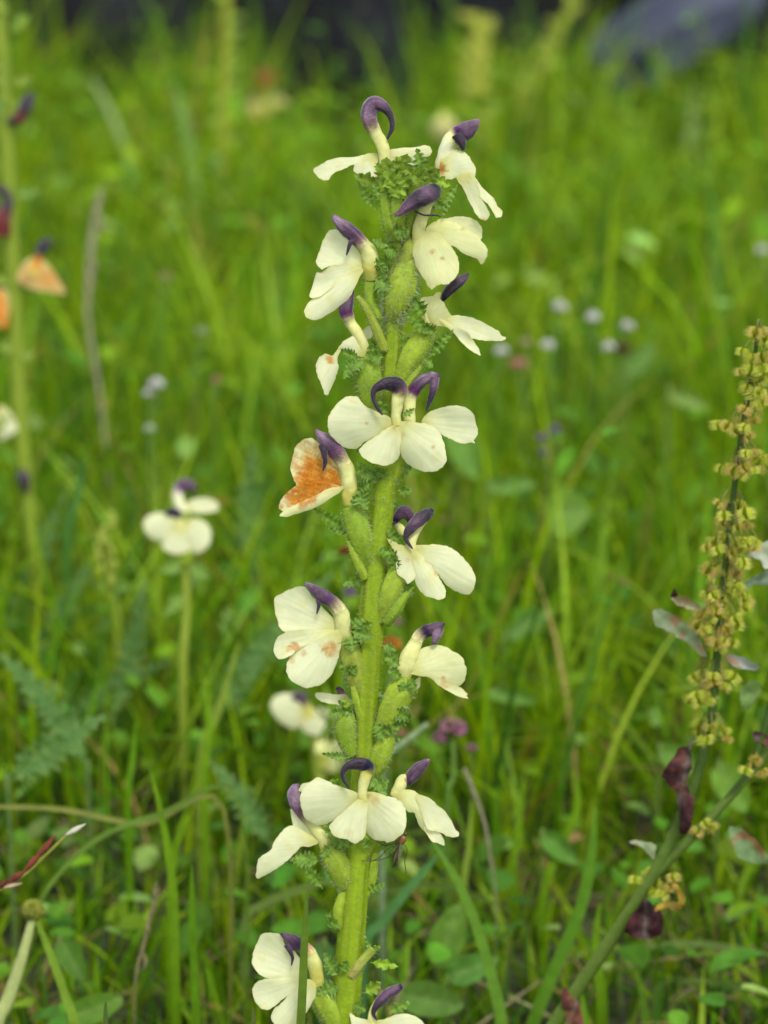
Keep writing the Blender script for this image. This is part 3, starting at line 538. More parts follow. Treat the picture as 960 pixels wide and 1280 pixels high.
# bracts: base, tip, halfwidth, z, colour, lobes
B_, D_, T_ = BR_B, BR_D, BR_T
for b, t, w, z, c, lo in [
    ((478, 228), (481, 196), 11, 22, B_, 4), ((500, 226), (508, 192), 13, 18, B_, 5), ((531, 218), (519, 186), 9, 12, T_, 5), ((531, 228), (506, 211), 10, 22, B_, 4),
    ((533, 231), (545, 209), 9, 12, B_, 4), ((474, 232), (443, 219), 8, 16, B_, 4), ((470, 264), (446, 226), 5, 10, T_, 7), ((486, 247), (507, 224), 12, 24, B_, 5), ((502, 243), (478, 213), 11, 26, B_, 5),
    ((574, 227), (546, 270), 5, 8, T_, 8), ((538, 221), (563, 233), 7, 12, B_, 5), ((520, 232), (530, 205), 10, 14, B_, 4), ((490, 222), (493, 200), 9, 10, B_, 4), ((512, 236), (498, 214), 9, 28, B_, 4), ((520, 246), (541, 262), 8, 8, B_, 4),
    ((505, 262), (522, 240), 8, 22, B_, 4), ((480, 252), (466, 230), 6, 18, T_, 5), ((540, 248), (556, 262), 7, 2, T_, 5),
    ((487, 291), (512, 287), 9, 26, D_, 5), ((487, 309), (466, 297), 6, 18, T_, 6), ((492, 326), (466, 332), 10, 14, D_, 6), ((468, 346), (489, 363), 10, 16, T_, 5), ((500, 318), (480, 310), 8, 20, D_, 5), ((472, 342), (480, 330), 7, 16, D_, 4),
    ((532, 398), (514, 369), 9, 14, D_, 5), ((541, 420), (509, 391), 7, 16, D_, 6), ((534, 449), (567, 412), 7, 14, D_, 7), ((528, 447), (542, 459), 6, 14, D_, 3), ((545, 418), (530, 405), 7, 14, D_, 5),
    ((452, 447), (426, 469), 9, 18, T_, 6), ((450, 446), (425, 439), 6, 20, D_, 6), ((481, 447), (456, 442), 8, 16, D_, 5), ((455, 448), (440, 462), 7, 22, T_, 4),
    ((489, 522), (475, 499), 5, 22, D_, 4), ((503, 521), (519, 511), 4, 34, T_, 4), ((477, 607), (447, 577), 9, 12, T_, 6), ((464, 614), (446, 594), 8, 16, T_, 5), ((485, 600), (466, 585), 8, 10, D_, 5),
    ((470, 597), (446, 589), 8, 20, T_, 6), ((444, 611), (459, 637), 10, 18, T_, 5), ((446, 610), (462, 606), 7, 20, D_, 4), ((436, 665), (389, 636), 8, 2, D_, 8), ((436, 667), (411, 661), 4, 4, D_, 4),
    ((456, 619), (438, 630), 7, 18, T_, 4), ((499, 703), (474, 681), 8, 16, D_, 6), ((494, 718), (491, 689), 7, 18, D_, 5), ((502, 681), (485, 661), 7, 10, D_, 5), ((504, 736), (519, 733), 6, 12, D_, 3), ((456, 738), (443, 711), 7, 4, D_, 5),
    ((438, 789), (467, 797), 10, 22, T_, 5), ((438, 787), (453, 771), 8, 20, T_, 4), ((438, 792), (441, 814), 11, 22, T_, 4), ((446, 786), (466, 778), 6, 18, D_, 4), ((443, 842), (424, 831), 6, 18, D_, 4), ((436, 845), (446, 831), 6, 18, D_, 4),
    ((502, 833), (477, 819), 8, 12, T_, 5), ((504, 848), (485, 838), 6, 16, D_, 4), ((508, 847), (524, 864), 6, 16, D_, 4), ((489, 889), (514, 899), 9, 20, D_, 5), ((505, 850), (502, 866), 6, 20, D_, 3),
    ((442, 896), (421, 877), 7, 14, D_, 5), ((430, 889), (411, 894), 7, 12, T_, 5), ((429, 911), (415, 916), 5, 10, D_, 4), ((440, 889), (432, 872), 6, 16, B_, 4), ((438, 947), (402, 946), 5, 14, T_, 6), ((468, 903), (482, 924), 8, 18, D_, 5), ((488, 906), (514, 892), 8, 14, D_, 5), ((470, 918), (500, 908), 7, 16, D_, 5),
    ((460, 965), (487, 994), 9, 14, T_, 5), ((427, 987), (413, 974), 7, 14, D_, 4), ((470, 985), (486, 975), 7, 10, T_, 5), ((442, 1062), (402, 1034), 10, 14, T_, 7), ((421, 1067), (426, 1042), 9, 12, D_, 5), ((402, 1077), (363, 1069), 10, 2, T_, 7), ((404, 1112), (382, 1079), 8, 0, D_, 6), ((418, 1060), (400, 1070), 8, 12, T_, 4),
    ((466, 1060), (451, 1047), 6, 20, D_, 4), ((470, 1058), (504, 1062), 8, 4, T_, 6), ((425, 1222), (401, 1194), 9, 12, T_, 6), ((427, 1231), (396, 1243), 11, 14, T_, 6), ((462, 1203), (498, 1207), 6, 14, B_, 6), ((463, 1192), (458, 1167), 3, 14, T_, 4), ((466, 1188), (475, 1182), 4, 18, B_, 3),
    ((455, 1242), (477, 1229), 8, 10, B_, 5), ((485, 1268), (512, 1251), 8, 4, T_, 5), ((440, 1255), (458, 1262), 8, 16, D_, 5), ((424, 1218), (436, 1200), 7, 18, D_, 4), ((440, 1140), (436, 1120), 0.9, 0, D_, 2)]:
    if w > 2: bract(plant, b, t, w * (1.5 if c is B_ else 1.4), z, random.uniform(2, 8), c if c is not B_ else mix(tuple(q * .45 for q in c), c, random.random() * 1.15), lobes=3 if c is B_ else lo, bend=random.uniform(-.15, .15), crink=.45 if c is B_ else random.uniform(.6, .9))
for k_ in range(34):
    y_ = random.uniform(330, 1240); i_ = min(range(len(SPATH)), key=lambda j: abs(SPATH[j][1] - y_)); sg = random.choice([-1, 1]); xc = SPATH[i_][0]
    bx_ = xc + sg * random.uniform(10, 22); bract(plant, (bx_, y_), (bx_ + sg * random.uniform(12, 26), y_ + random.uniform(-20, 14)), random.uniform(7, 10), random.uniform(-6, 8), 3, random.choice([D_, T_]), lobes=random.choice([3, 4, 5]), bend=random.uniform(-.3, .3), crink=.8)
hr = HAIR.build('hairs', M_HAIR, plant); hr['kind'] = 'stuff'
HAIR = MB()

# gnat under the lower front petals
g = thing('gnat', 'slim brown gnat with thread-like legs hanging under the lowest front cream flower', 'insect', PM(500, 1064, 24))
BR1 = lin(124, 80, 48); BR2 = lin(62, 54, 36)
tube([(506, 1044, 24, 1, *BR1), (504, 1048, 24, 4.6, *BR1), (501, 1053, 24, 4, *BR1), (499, 1056, 24, 1.6, *BR2)], PM, 8, 4).build('thorax', M_BUG, g)
tube([(508, 1041, 25, .8, *BR2), (507, 1043, 25, 2.2, *BR2), (505.5, 1045.5, 25, 1, *BR2)], PM, 8, 4).build('head', M_BUG, g)
tube([(500, 1055, 24, 1.8, *BR2), (498, 1062, 23, 2.5, *BR2), (495, 1070, 22, 2.2, *lin(96, 84, 48)), (492, 1079, 21, 1.6, *BR2), (490, 1085, 21, .5, *BR2)], PM, 8, 4, lump=.25).build('abdomen', M_BUG, g)
for lg in [[(501, 1052, 24), (488, 1056, 22), (478, 1056, 18), (466, 1047, 16)], [(500, 1054, 24), (490, 1068, 20), (474, 1075, 14), (452, 1076, 18)], [(503, 1053, 25), (509, 1062, 27), (506, 1076, 26), (508, 1092, 25)], [(500, 1056, 24), (486, 1060, 26), (474, 1072, 24), (462, 1077, 20)]]:
    tube([(*p, .55, *BR2) for p in lg], PM, 5, 5).build('leg', M_BUG, g)
sheet(T('501,1052 503,1060 502,1070 499,1078 497.5,1072 498.5,1062'), PM, lambda x, y, u, v, e: 27, lambda x, y, u, v, e: (.10, .095, .05), (501, 1052), 2, 3).build('wing', M_BUG, g)

# ---------------------------------------------------------------- dock plant on the right
def DK(x, y, z): return P(x, y, z - 230 - max(0, y - 420) * .32)
dock = thing('dock_plant', 'dock plant at the right edge hung with clusters of bristly green and reddish fruits', 'plant')
dp = [(949, 400, 0, 1.6), (944, 440, 0, 2.6), (936, 490, 0, 3), (927, 540, 0, 3.4), (920, 590, 0, 3.6), (914, 640, 0, 3.8), (907, 700, 0, 4), (901, 760, 0, 4.4), (896, 820, 0, 5), (891, 880, 0, 5.6), (878, 945, 0, 6.5), (856, 1010, 0, 7.5), (826, 1075, 0, 7.5), (798, 1122, 0, 8), (758, 1182, 0, 8.5), (712, 1250, 0, 9), (676, 1310, 0, 9.5), (630, 1400, 0, 10)]
DG1 = (.06, .115, .02); DG2 = (.12, .19, .03)
dp = [(*p, *mix(DG1, DG2, ss(880, 1120, p[1]))) for p in dp]
while DK(*dp[-1][:3]).z > -.003: dp[-1] = (dp[-1][0] - 3, dp[-1][1] + 6, *dp[-1][2:])
dock.location = Vector((DK(*dp[-1][:3]).x, DK(*dp[-1][:3]).y, 0))
tube(dp, DK, 12, 5, ribs=5, ramp=.08).build('stem', M_STEM, dock)
tube([(x, y, z, w, *mix(DG1, DG2, .9)) for x, y, z, w in [(985, 905, -40, 4), (960, 940, -30, 5), (925, 982, -20, 5.5), (885, 1026, -10, 6), (845, 1066, -4, 6.5), (812, 1100, 0, 6)]], DK, 10, 5).build('side_branch', M_STEM, dock)
tube([(x, y, z, w, *DG1) for x, y, z, w in [(985, 800, -30, 5), (952, 925, -22, 5), (935, 965, -20, 4.5), (905, 1003, -14, 4)]], DK, 10, 5).build('side_branch', M_STEM, dock)
# fruit meshes: hanging along -Z, length about 1
def fruit_mesh(k):
    r = random.Random(k); m = MB(); gcol = [(.44, .56, .025), (.50, .58, .03), (.38, .52, .02), (.48, .50, .04)][k % 4]
    edge = [(.62, .68, .10), (.64, .56, .12), (.58, .66, .08), (.66, .50, .14)][(k // 2) % 4]; red = lin(176, 64, 36) if k % 3 == 0 else (.24, .34, .03)
    for a in range(3):
        th = a * 2.094 + r.random() * .5; cx, sx = math.cos(th), math.sin(th)
        def pt(s, z, o): return Vector((cx * s * .0 + cx * o - sx * s, sx * o + cx * s, -z))
        V = [pt(0, .0, .05), pt(0, .95, .10), pt(0, .5, .26)]; C = [gcol, red, gcol]; F = []
        sides = {}
        for sgn in (-1, 1):
            prev = 0
            for j, zz in enumerate((.12, .3, .5, .7, .86)):
                wv = .42 * math.sin(math.pi * min(.9, zz * .85 + .12)) * (1 + .1 * r.uniform(-1, 1))
                V.append(pt(sgn * wv, zz, .06 + .06 * r.random())); C.append(mix(gcol, edge, .5)); i = len(V) - 1
                F.append((prev, i, 2)); prev = i
                if j < 5:                         # hooked tooth
                    V += [pt(sgn * (wv - .03), zz + .09, .07), pt(sgn * (wv + .02), zz - .06, .10), pt(sgn * (wv + .52 + .2 * r.random()), zz + .10 + .12 * r.random(), .20)]
                    C += [edge, edge, mix(edge, (.6, .5, .25), .5)]
                    F += [(i + 1, i + 3, i + 2)]
            F.append((prev, 1, 2))
        m.add(V, F, C)
    n = MB()
    for ring_z, rad in ((.15, .05), (.35, .17), (.6, .2), (.85, .12), (.97, .02)):
        for q in range(6): n.v.append(Vector((rad * math.cos(q * 1.047), rad * math.sin(q * 1.047), -ring_z))); n.c.append(mix(gcol, red, ss(.55, .95, ring_z))); n.uv.append((0, 0))
    for i in range(4):
        for q in range(6): n.f.append((i * 6 + q, i * 6 + (q + 1) % 6, i * 6 + 6 + (q + 1) % 6, i * 6 + 6 + q))
    m.add(n.v, n.f, n.c)
    return m.mesh('fruit', M_FRUIT)
FM = [fruit_mesh(k) for k in range(10)]
def stem_x(y):
    for a, b in zip(dp, dp[1:]):
        if a[1] <= y <= b[1]: return a[0] + (b[0] - a[0]) * (y - a[1]) / (b[1] - a[1])
    return dp[-1][0]
ped = MB()
def put_fruit(x, y, z, size, node=None):
    o = bpy.data.objects.new('fruit', FM[random.randrange(len(FM))]); COL.objects.link(o); o.parent = dock
    w = DK(x, y, z); o.location = w - dock.location; s_ = size * S0 * 1.0; o.scale = (s_, s_, s_ * random.uniform(.85, 1.1))
    o.rotation_euler = (random.uniform(-.6, .6), random.uniform(-.6, .6), random.uniform(0, 6.28))
    if node:
        nx_, ny_ = node; tube([(nx_, ny_, 0, .7, .34, .34, .10), ((nx_ + x) / 2, min(ny_, y) - 5, z * .6, .7, .36, .34, .11), (x, y + 1, z, .9, .34, .30, .10)], DK, 4, 3, mb=ped)
for (wy, cnt, spread, drop, off) in [(404, 3, 18, 8, -4), (412, 2, 8, 10, 16), (430, 4, 17, 10, 0), (446, 4, 19, 12, -5), (452, 2, 6, 14, 16), (470, 6, 22, 14, -2), (484, 3, 14, 14, 10), (496, 4, 16, 14, 10), (516, 7, 24, 14, -12), (528, 4, 14, 14, -10), (556, 6, 26, 18, 8), (564, 8, 30, 22, 4), (574, 6, 30, 20, -2),
                                      (618, 8, 28, 18, -4), (632, 8, 30, 22, -2), (650, 6, 26, 22, 4), (656, 4, 12, 20, 30), (672, 8, 30, 20, -6), (690, 9, 34, 20, -2), (706, 9, 34, 20, 0), (722, 10, 38, 22, 2), (738, 8, 34, 22, 2), (752, 8, 32, 22, -4), (770, 8, 28, 20, -2), (788, 7, 24, 18, -4),
                                      (830, 7, 36, 14, -8), (842, 6, 30, 18, -6), (848, 5, 34, 24, -10), (896, 8, 34, 12, 0), (904, 6, 26, 14, 4)]:
    sx_ = stem_x(wy)
    for _ in range(max(2, int(cnt * .8 + .5))):
        ax_ = sx_ + off * .9 + random.uniform(-1, 1) * spread * .88; ay_ = wy + random.uniform(.15, 1) * drop + 2
        put_fruit(ax_, ay_, random.uniform(-30, 32), random.uniform(11, 18), (sx_, wy))
for fx, fy in [(940, 950), (948, 944), (934, 958), (952, 962), (822, 1098), (836, 1104), (830, 1112), (842, 1090), (818, 1110), (880, 1024), (888, 1032), (796, 1094), (806, 1086), (872, 1034)]:
    put_fruit(fx, fy, random.uniform(-8, 12), random.uniform(12, 15))
pm = ped.build('pedicels', M_FRUIT, dock); pm['kind'] = 'stuff'
def dleaf(ol, base, z, dz, col, col2, name='leaf', mat=None, amp=3, label=None, fold=.3):
    L = [0]
    def zf(x, y, u, v, e): return z + dz * u + amp * 3 * noise.noise(Vector((x * .06, y * .06, ol[0][0]))) + fold * abs(v) * 20
    def cf(x, y, u, v, e):
        a = ss(.1, .5, noise.fractal(Vector((x * .05, y * .05, ol[0][1])), .8, 2.1, 4))
        return mix(mix(col, col2, a), mix(col, (.5, .5, .4), .4), .4 * math.exp(-abs(v) * 9))
    return sheet(ol, DK, zf, cf, base, 3, 3, rough=2.5).build(name, mat or M_COVER, dock, label)
GG = (.24, .30, .19); RD = lin(150, 118, 96); WP = lin(58, 32, 34); WP2 = lin(98, 58, 52)
dleaf(T('884,822 878,806 866,786 848,772 832,764 816,762 815,770 820,782 834,788 846,796 860,804 872,816'), (884, 822), -10, 10, GG, RD, label='grey-green leaf blotched red')
dleaf(T('878,762 868,752 854,746 840,746 840,751 850,757 864,762'), (878, 762), -6, 6, (.34, .33, .22), RD)
dleaf(T('838,748 843,736 846,744 843,750'), (842, 749), -6, 4, WP, WP)
dleaf(T('906,818 918,819 936,824 950,834 946,838 930,836 916,832'), (906, 818), 10, 8, (.30, .33, .33), RD)
dleaf(T('922,735 940,722 960,714 975,720 970,732 948,730 932,736'), (922, 736), -30, -20, (.16, .22, .16), (.08, .12, .08))
dleaf(T('930,700 942,684 960,676 985,670 990,684 975,700 958,712 950,700 940,696'), (930, 705), -40, -20, (.42, .46, .38), (.5, .5, .42))
dleaf(T('926,860 940,850 952,856 946,874 936,886 926,880'), (926, 862), -30, -10, (.16, .26, .08), (.12, .2, .05))
dleaf(T('868,916 862,930 848,936 840,950 830,964 828,972 838,984 846,992 846,1004 850,1020 848,1036 852,1043 862,1038 866,1020 868,1000 862,990 858,976 864,960 864,940'), (866, 922), 24, 4, WP, WP2, 'withered_leaf', M_DRY, 6, 'dark maroon withered leaf hanging on the stem')
dleaf(T('806,1122 796,1136 786,1150 782,1164 792,1172 808,1174 826,1168 830,1154 826,1140 818,1132'), (808, 1122), 16, 10, WP, lin(64, 30, 34), 'withered_leaf', M_DRY, 6)
dleaf(T('838,1092 846,1104 856,1120 854,1134 844,1138 832,1134 820,1140 822,1132 836,1126 846,1128 848,1118 840,1106 834,1096'), (836, 1092), 10, 0, lin(166, 140, 52), lin(130, 84, 50), 'withered_leaf', M_DRY, 4)
dleaf(T('816,1074 806,1062 796,1056 786,1054 790,1050 806,1052 818,1054 820,1064'), (818, 1074), -4, -6, (.30, .36, .22), lin(140, 110, 84))
dleaf(T('912,1034 926,1036 942,1048 956,1064 962,1078 950,1080 938,1078 922,1070 914,1052'), (912, 1034), -30, 8, (.17, .27, .12), lin(136, 96, 74), label='grey-green leaf with a red tip')
dleaf(T('722,1252 712,1242 706,1232 702,1244 704,1262 712,1284 722,1300 732,1296 728,1276'), (724, 1246), 8, 0, WP2, lin(150, 96, 56), 'withered_leaf', M_DRY, 5)
dleaf(T('940,920 950,928 962,934 970,926 955,918 945,914'), (940, 920), -20, 0, WP2, PUR, 'withered_leaf', M_DRY, 3)

# ---------------------------------------------------------------- plants behind, out of focus
GST = (.24, .32, .03)
def bg_stem(parent, rows, d, col=GST, name='stem', nseg=8, mat=None):
    mp = atd(d); r = to_ground([(*p, *col) for p in rows], mp, d)
    p = mp(*r[-1][:3]); parent.location = Vector((p.x, p.y, 0))
    return tube(r, mp, nseg, 4).build(name, mat or M_STEM, parent)
# small lousewort with two flowers
d = .79; q = thing('lousewort', 'small lousewort of two cream flowers out of focus left of the main spike', 'flower'); mp = atd(d)
bg_stem(q, [(230, 640, -6, 6), (232, 700, -6, 6), (233, 760, -6, 6), (228, 860, -6, 6)], d)
f = flower(q, [(228, 668, 4, 6, 'y'), (224, 652, 4, 6, 'c')], [(222, 644, 6, 6, 'd'), (214, 640, 8, 6, 'd'), (208, 644, 10, 3, 'd')], mp=mp)
for o in ['222,648 205,641 190,642 180,650 180,662 188,672 200,676 212,670 224,660', '224,660 210,668 202,678 206,688 220,693 234,690 242,680 238,666 230,656', '230,656 242,648 256,652 264,664 262,680 250,691 238,688 234,672']:
    petal(f, T(o), (226, 656), mp, 8, 6, -6, step=5, sub=2)
f = flower(q, [(232, 652, -14, 7, 'c'), (226, 636, -12, 7, 'w'), (222, 620, -12, 7, 'w')], [(224, 612, -12, 7, 'l'), (230, 606, -12, 8, 'p'), (240, 608, -11, 6, 'p'), (242, 616, -10, 2, 'd')], mp=mp)
for o in ['226,634 240,624 258,622 272,628 272,638 258,641 240,641', '228,640 216,636 210,640 220,646']: petal(f, T(o), (226, 636), mp, -12, -4, 3, step=5, sub=2)
calyx(q, [(228, 668, 0, 9), (232, 690, 0, 10), (232, 706, -2, 7)], mp, hair=0)
for b, t, w in [((232, 700), (200, 716), 12), ((234, 705), (264, 722), 12), ((232, 740), (205, 770), 12)]: bract(q, b, t, w, 2, 0, BR_T, mp, step=4, name='leaf')
# low lousewort behind the stem
d = .78; q = thing('lousewort', 'pale lousewort flower half hidden low behind the left of the main stem', 'flower'); mp = atd(d)
bg_stem(q, [(392, 900, -4, 8), (398, 960, -4, 9), (402, 1040, -4, 9)], d)
f = flower(q, [(388, 898, 2, 7, 'y'), (384, 886, 3, 7, 'y')], [(380, 876, 4, 7, 'p'), (374, 870, 5, 7, 'p'), (366, 874, 6, 3, 'd')], mp=mp)
for o in ['384,880 366,867 348,868 338,878 341,892 352,904 368,911 380,902', '382,896 376,908 382,916 396,920 410,914 411,900 400,892', '390,886 402,884 414,892 412,902 398,902']: petal(f, T(o), (386, 890), mp, 6, 6, -6, step=5, sub=2)
f = flower(q, [(404, 960, 0, 7, 'y'), (402, 946, 2, 7, 'g')], [(400, 936, 2, 7, 'c'), (402, 926, 2, 6, 'c'), (406, 920, 2, 3, 'c')], mp=mp)
for o in ['402,946 408,930 424,926 434,940 430,958 414,966 402,960']: petal(f, T(o), (404, 952), mp, 0, 4, -4, step=5, sub=2, body=(.66, .70, .30))
# tall lousewort cut by the left edge
d = .93; q = thing('lousewort', 'withering tall lousewort at the left edge with brown curled flowers', 'flower'); mp = atd(d)
bg_stem(q, [(-4, -40, 0, 8), (2, 60, 0, 9), (8, 180, 0, 10), (14, 300, 0, 10), (20, 420, 0, 10), (25, 520, 0, 10), (34, 620, 0, 9), (44, 720, 0, 8)], d, (.21, .29, .02))
RDK = lin(96, 28, 24)
f = flower(q, [(40, 345, 14, 7, 'y'), (46, 328, 14, 6, 'o')], [(50, 316, 14, 6, 'd'), (56, 306, 14, 7, 'd'), (64, 299, 14, 3, 'd')], mp=mp, label='wilting flower with a tan lip')
for o in ['30,328 44,322 60,330 72,348 82,366 70,366 54,364 36,360 24,350', '40,330 30,330 22,342 24,354 40,350']: petal(f, T(o), (46, 322), mp, 14, 6, -8, step=5, sub=2, body=lin(206, 168, 102), stains=[(60, 345, 16, ORANGE, .45)])
f = flower(q, [(4, 296, 10, 9, RDK), (4, 286, 10, 10, RDK)], [(4, 272, 10, 10, RDK), (10, 256, 10, 7, 'd'), (8, 242, 10, 5, 'd'), (0, 236, 10, 5, 'd'), (-8, 240, 10, 4, 'd')], mp=mp, label='dark red curled dead flower')
f = flower(q, [(10, 150, 12, 5, 'd'), (18, 152, 14, 5, 'd')], [(24, 148, 14, 7, RDK), (30, 136, 14, 9, 'd'), (36, 124, 14, 7, 'd'), (43, 117, 14, 3, 'd')], mp=mp)
f = flower(q, [(4, 410, 10, 6, 'o'), (2, 396, 10, 7, 'o')], [(0, 384, 10, 7, 'o'), (0, 370, 10, 6, 'o'), (-2, 358, 10, 3, 'd')], mp=mp)
petal(f, T('-6,370 6,360 12,378 10,396 2,408 -8,404'), (-4, 366), mp, 12, 4, -6, step=5, sub=2, body=lin(206, 168, 102))
f = flower(q, [(0, 540, 6, 6, 'y'), (-4, 526, 6, 6, 'c')], [(-8, 516, 6, 6, 'p'), (-14, 510, 6, 6, 'p'), (-20, 514, 6, 2, 'd')], mp=mp)
petal(f, T('-4,508 8,510 18,524 22,538 10,546 -2,550 -10,530'), (-4, 520), mp, 8, 4, -6, step=5, sub=2)
f = flower(q, [(32, 615, 12, 5, 'd'), (31, 608, 12, 6, 'd')], [(30, 600, 12, 8, 'd'), (29, 592, 12, 6, 'd'), (28, 586, 12, 2, 'd')], mp=mp)
for y0_ in sorted(random.uniform(-20, 560) for _ in range(13)):
    for sg in (random.choice((-1, 1)),):
        if True: bract(q, (12 + y0_ * .02, y0_ + 30), (12 + sg * random.uniform(20, 34) + y0_ * .02, y0_ + random.uniform(6, 30)), 11, 6, 6, random.choice([BR_B, BR_T, (.2, .3, .03)]), mp, step=4, lobes=4, name='bract')
# leafy bud spike
d = .88; q = thing('lousewort', 'young lousewort spike of pale green buds left of the small two-flowered one', 'flower'); mp = atd(d)
bg_stem(q, [(128, 660, 0, 7), (136, 700, 0, 8), (144, 770, 0, 7), (152, 850, 0, 7), (158, 900, 0, 7)], d)
for i in range(16):
    x = 130 + random.uniform(-14, 16); y = 655 + i * 5.5
    tube([(x, y, 8, 2, .24, .33, .03), (x + random.uniform(-4, 4), y - 8, 10, 5, .28, .36, .04), (x, y - 16, 10, 2, .38, .42, .08)], mp, 8, 3).build('bud', M_STEM, q)
for b, t, w in [((138, 730), (112, 728), 9), ((138, 740), (166, 730), 9), ((142, 770), (118, 790), 9)]: bract(q, b, t, w, 4, 0, BR_T, mp, step=4, name='leaf')
# far louseworts
d = 2.3; q = thing('lousewort', 'distant lousewort with two yellow flowers below a rust-brown top', 'flower'); mp = atd(d)
bg_stem(q, [(334, 96, 0, 5), (337, 150, 0, 5), (340, 240, 0, 5)], d)
for (x, y) in [(322, 138), (347, 134)]:
    f = flower(q, [(x + 4, y + 6, 2, 4, 'y'), (x + 2, y - 2, 3, 4, 'y')], [(x, y - 8, 3, 5, 'y'), (x - 2, y - 14, 4, 4, 'm'), (x - 5, y - 18, 4, 2, 'm')], mp=mp)
    petal(f, [(x - 10, y - 8), (x, y - 13), (x + 11, y - 8), (x + 13, y + 3), (x + 4, y + 11), (x - 8, y + 8)], (x, y - 8), mp, 6, 3, -3, step=5, sub=2, body=(.66, .58, .12))
for (x, y) in [(330, 104), (338, 96), (326, 94)]: tube([(x, y + 8, 2, 3, *ORANGE), (x, y, 3, 7, *lin(146, 96, 48)), (x - 1, y - 9, 3, 4, *lin(110, 70, 38))], mp, 8, 3).build('withered_flower', M_BLOSSOM, q)
d = 1.95; q = thing('lousewort', 'blurred upright yellow-green lousewort stalk left of the distant yellow flowers', 'flower'); mp = atd(d)
bg_stem(q, [(284, -30, 0, 5), (282, 60, 0, 6), (279, 160, 0, 5.5), (278, 300, 0, 5)], d, (.28, .33, .02))
for i in range(14): bract(q, (282, i * 22), (282 + random.choice([-1, 1]) * random.uniform(14, 24), i * 22 - random.uniform(0, 14)), 7, 4, 2, BR_B, mp, step=5, lobes=3)
d = 2.3; q = thing('lousewort', 'distant yellow-green lousewort spike right behind the top of the main spike', 'flower'); mp = atd(d)
bg_stem(q, [(594, 16, 0, 6), (598, 70, 0, 7), (602, 130, 0, 7), (604, 220, 0, 7)], d, (.32, .36, .03))
for i in range(22):
    y = 18 + i * 6; bract(q, (597, y + 8), (597 + random.choice([-1, 1]) * random.uniform(8, 26), y - random.uniform(0, 12)), 8, 4, 2, (.36, .40, .04), mp, step=5, lobes=3)
d = 2.35; q = thing('lousewort', 'leaning yellow-green lousewort stalk crossing the dark rocks', 'flower'); mp = atd(d)
bg_stem(q, [(722, -14, 0, 5), (700, 40, 0, 6), (674, 96, 0, 6), (650, 150, 0, 5), (640, 200, 0, 5)], d, (.22, .29, .015))
for i in range(12):
    t_ = i / 11; x = 718 - 66 * t_; y = 0 + 130 * t_; bract(q, (x, y), (x + random.choice([-1, 1]) * random.uniform(10, 20), y - random.uniform(4, 16)), 6, 4, 2, (.30, .36, .03), mp, step=5, lobes=3)
d = 2.1; q = thing('lousewort', 'blurred peach-cream lousewort flower just behind the top right flower', 'flower'); mp = atd(d)
bg_stem(q, [(556, 168, 0, 6), (560, 220, 0, 6), (564, 320, 0, 7)], d)
f = flower(q, [(558, 176, 2, 6, 'c'), (556, 164, 3, 6, 'c')], [(554, 154, 4, 6, 'c'), (554, 146, 4, 5, 'y'), (550, 142, 4, 2, 'y')], mp=mp)
for o in ['552,148 562,146 572,156 572,172 560,180 548,170', '554,150 544,150 540,160 546,172 556,168']: petal(f, T(o), (556, 152), mp, 6, 2, -4, step=5, sub=2, body=(.66, .54, .26))
# clover heads
def clover(x, y, d, r, cols, label, group=None, stemrow=None, flat=.85):
    mp = atd(d); r = r * .88; q = thing('clover', label, 'flower', group=group)
    bg_stem(q, stemrow or [(x, y + r * .6, 0, r * .13 + .8), (x + random.uniform(-4, 4), y + r * 3, 0, r * .13 + .8), (x + random.uniform(-8, 8), y + r * 5, 0, r * .13 + .8)], d, (.12, .22, .03))
    m = MB()
    for i in range(70):
        a = random.uniform(0, 6.28); e = math.asin(random.uniform(-.45, 1)); dv = Vector((math.cos(a) * math.cos(e), -math.sin(e) * flat, math.sin(a) * math.cos(e)))
        s1 = dv.cross(Vector((.3, .8, .5))).normalized(); s2 = dv.cross(s1); c = random.choice(cols); b = Vector((x, y, 0))
        p0, p1, p2 = b + dv * r * .25, b + dv * r * .75, b + dv * r * random.uniform(.92, 1.1)
        w = r * .17; V = [p0, p1 + s1 * w, p1 + s2 * w, p1 - s1 * w, p1 - s2 * w, p2]
        m.add([mp(*k) for k in V], [(0, 2, 1), (0, 3, 2), (0, 4, 3), (0, 1, 4), (1, 2, 5), (2, 3, 5), (3, 4, 5), (4, 1, 5)], [mix(c, (.3, .4, .1), .4)] + [c] * 5)
    m.build('flower_head', M_BLOSSOM, q)
    return q
WC = [(.74, .72, .72), (.78, .77, .74), (.68, .64, .66)]; PC = [lin(196, 130, 130), lin(180, 120, 110), lin(160, 130, 90)]; VC = [lin(118, 70, 140), lin(96, 60, 130), lin(140, 90, 150)]; MC = [lin(176, 104, 146), lin(150, 90, 130), lin(130, 120, 80)]
cg = 'white clover heads out of focus on the right'
clover(700, 384, 1.15, 11, WC, 'white clover head, topmost of the scattered right-hand cluster', cg)
clover(741, 397, 1.15, 10.5, WC, 'white clover head between the topmost one and the rightmost one of the cluster', cg)
clover(784, 408, 1.15, 9.5, WC, 'white clover head just above a brown seed head, rightmost of the cluster', cg)
clover(685, 432, 1.1, 10, WC, 'white clover head directly beneath the topmost one of the cluster', cg)
clover(761, 434, 1.1, 9.5, WC, 'white clover head touching the left of the brown seed head', cg)
clover(627, 439, 1.1, 10, WC, 'white clover head nearest the main spike, beside pinkish clover', cg)
clover(648, 456, 1.1, 13, PC, 'pinkish fading clover head below the white ones, near the main spike')
clover(658, 428, 1.12, 8, [(.5, .4, .26), (.42, .38, .2)], 'small tan clover head above the pinkish one')
clover(779, 440, 1.1, 11, [lin(74, 48, 40), lin(92, 66, 40)], 'dark brown seed head among the white clover heads', flat=1.6)
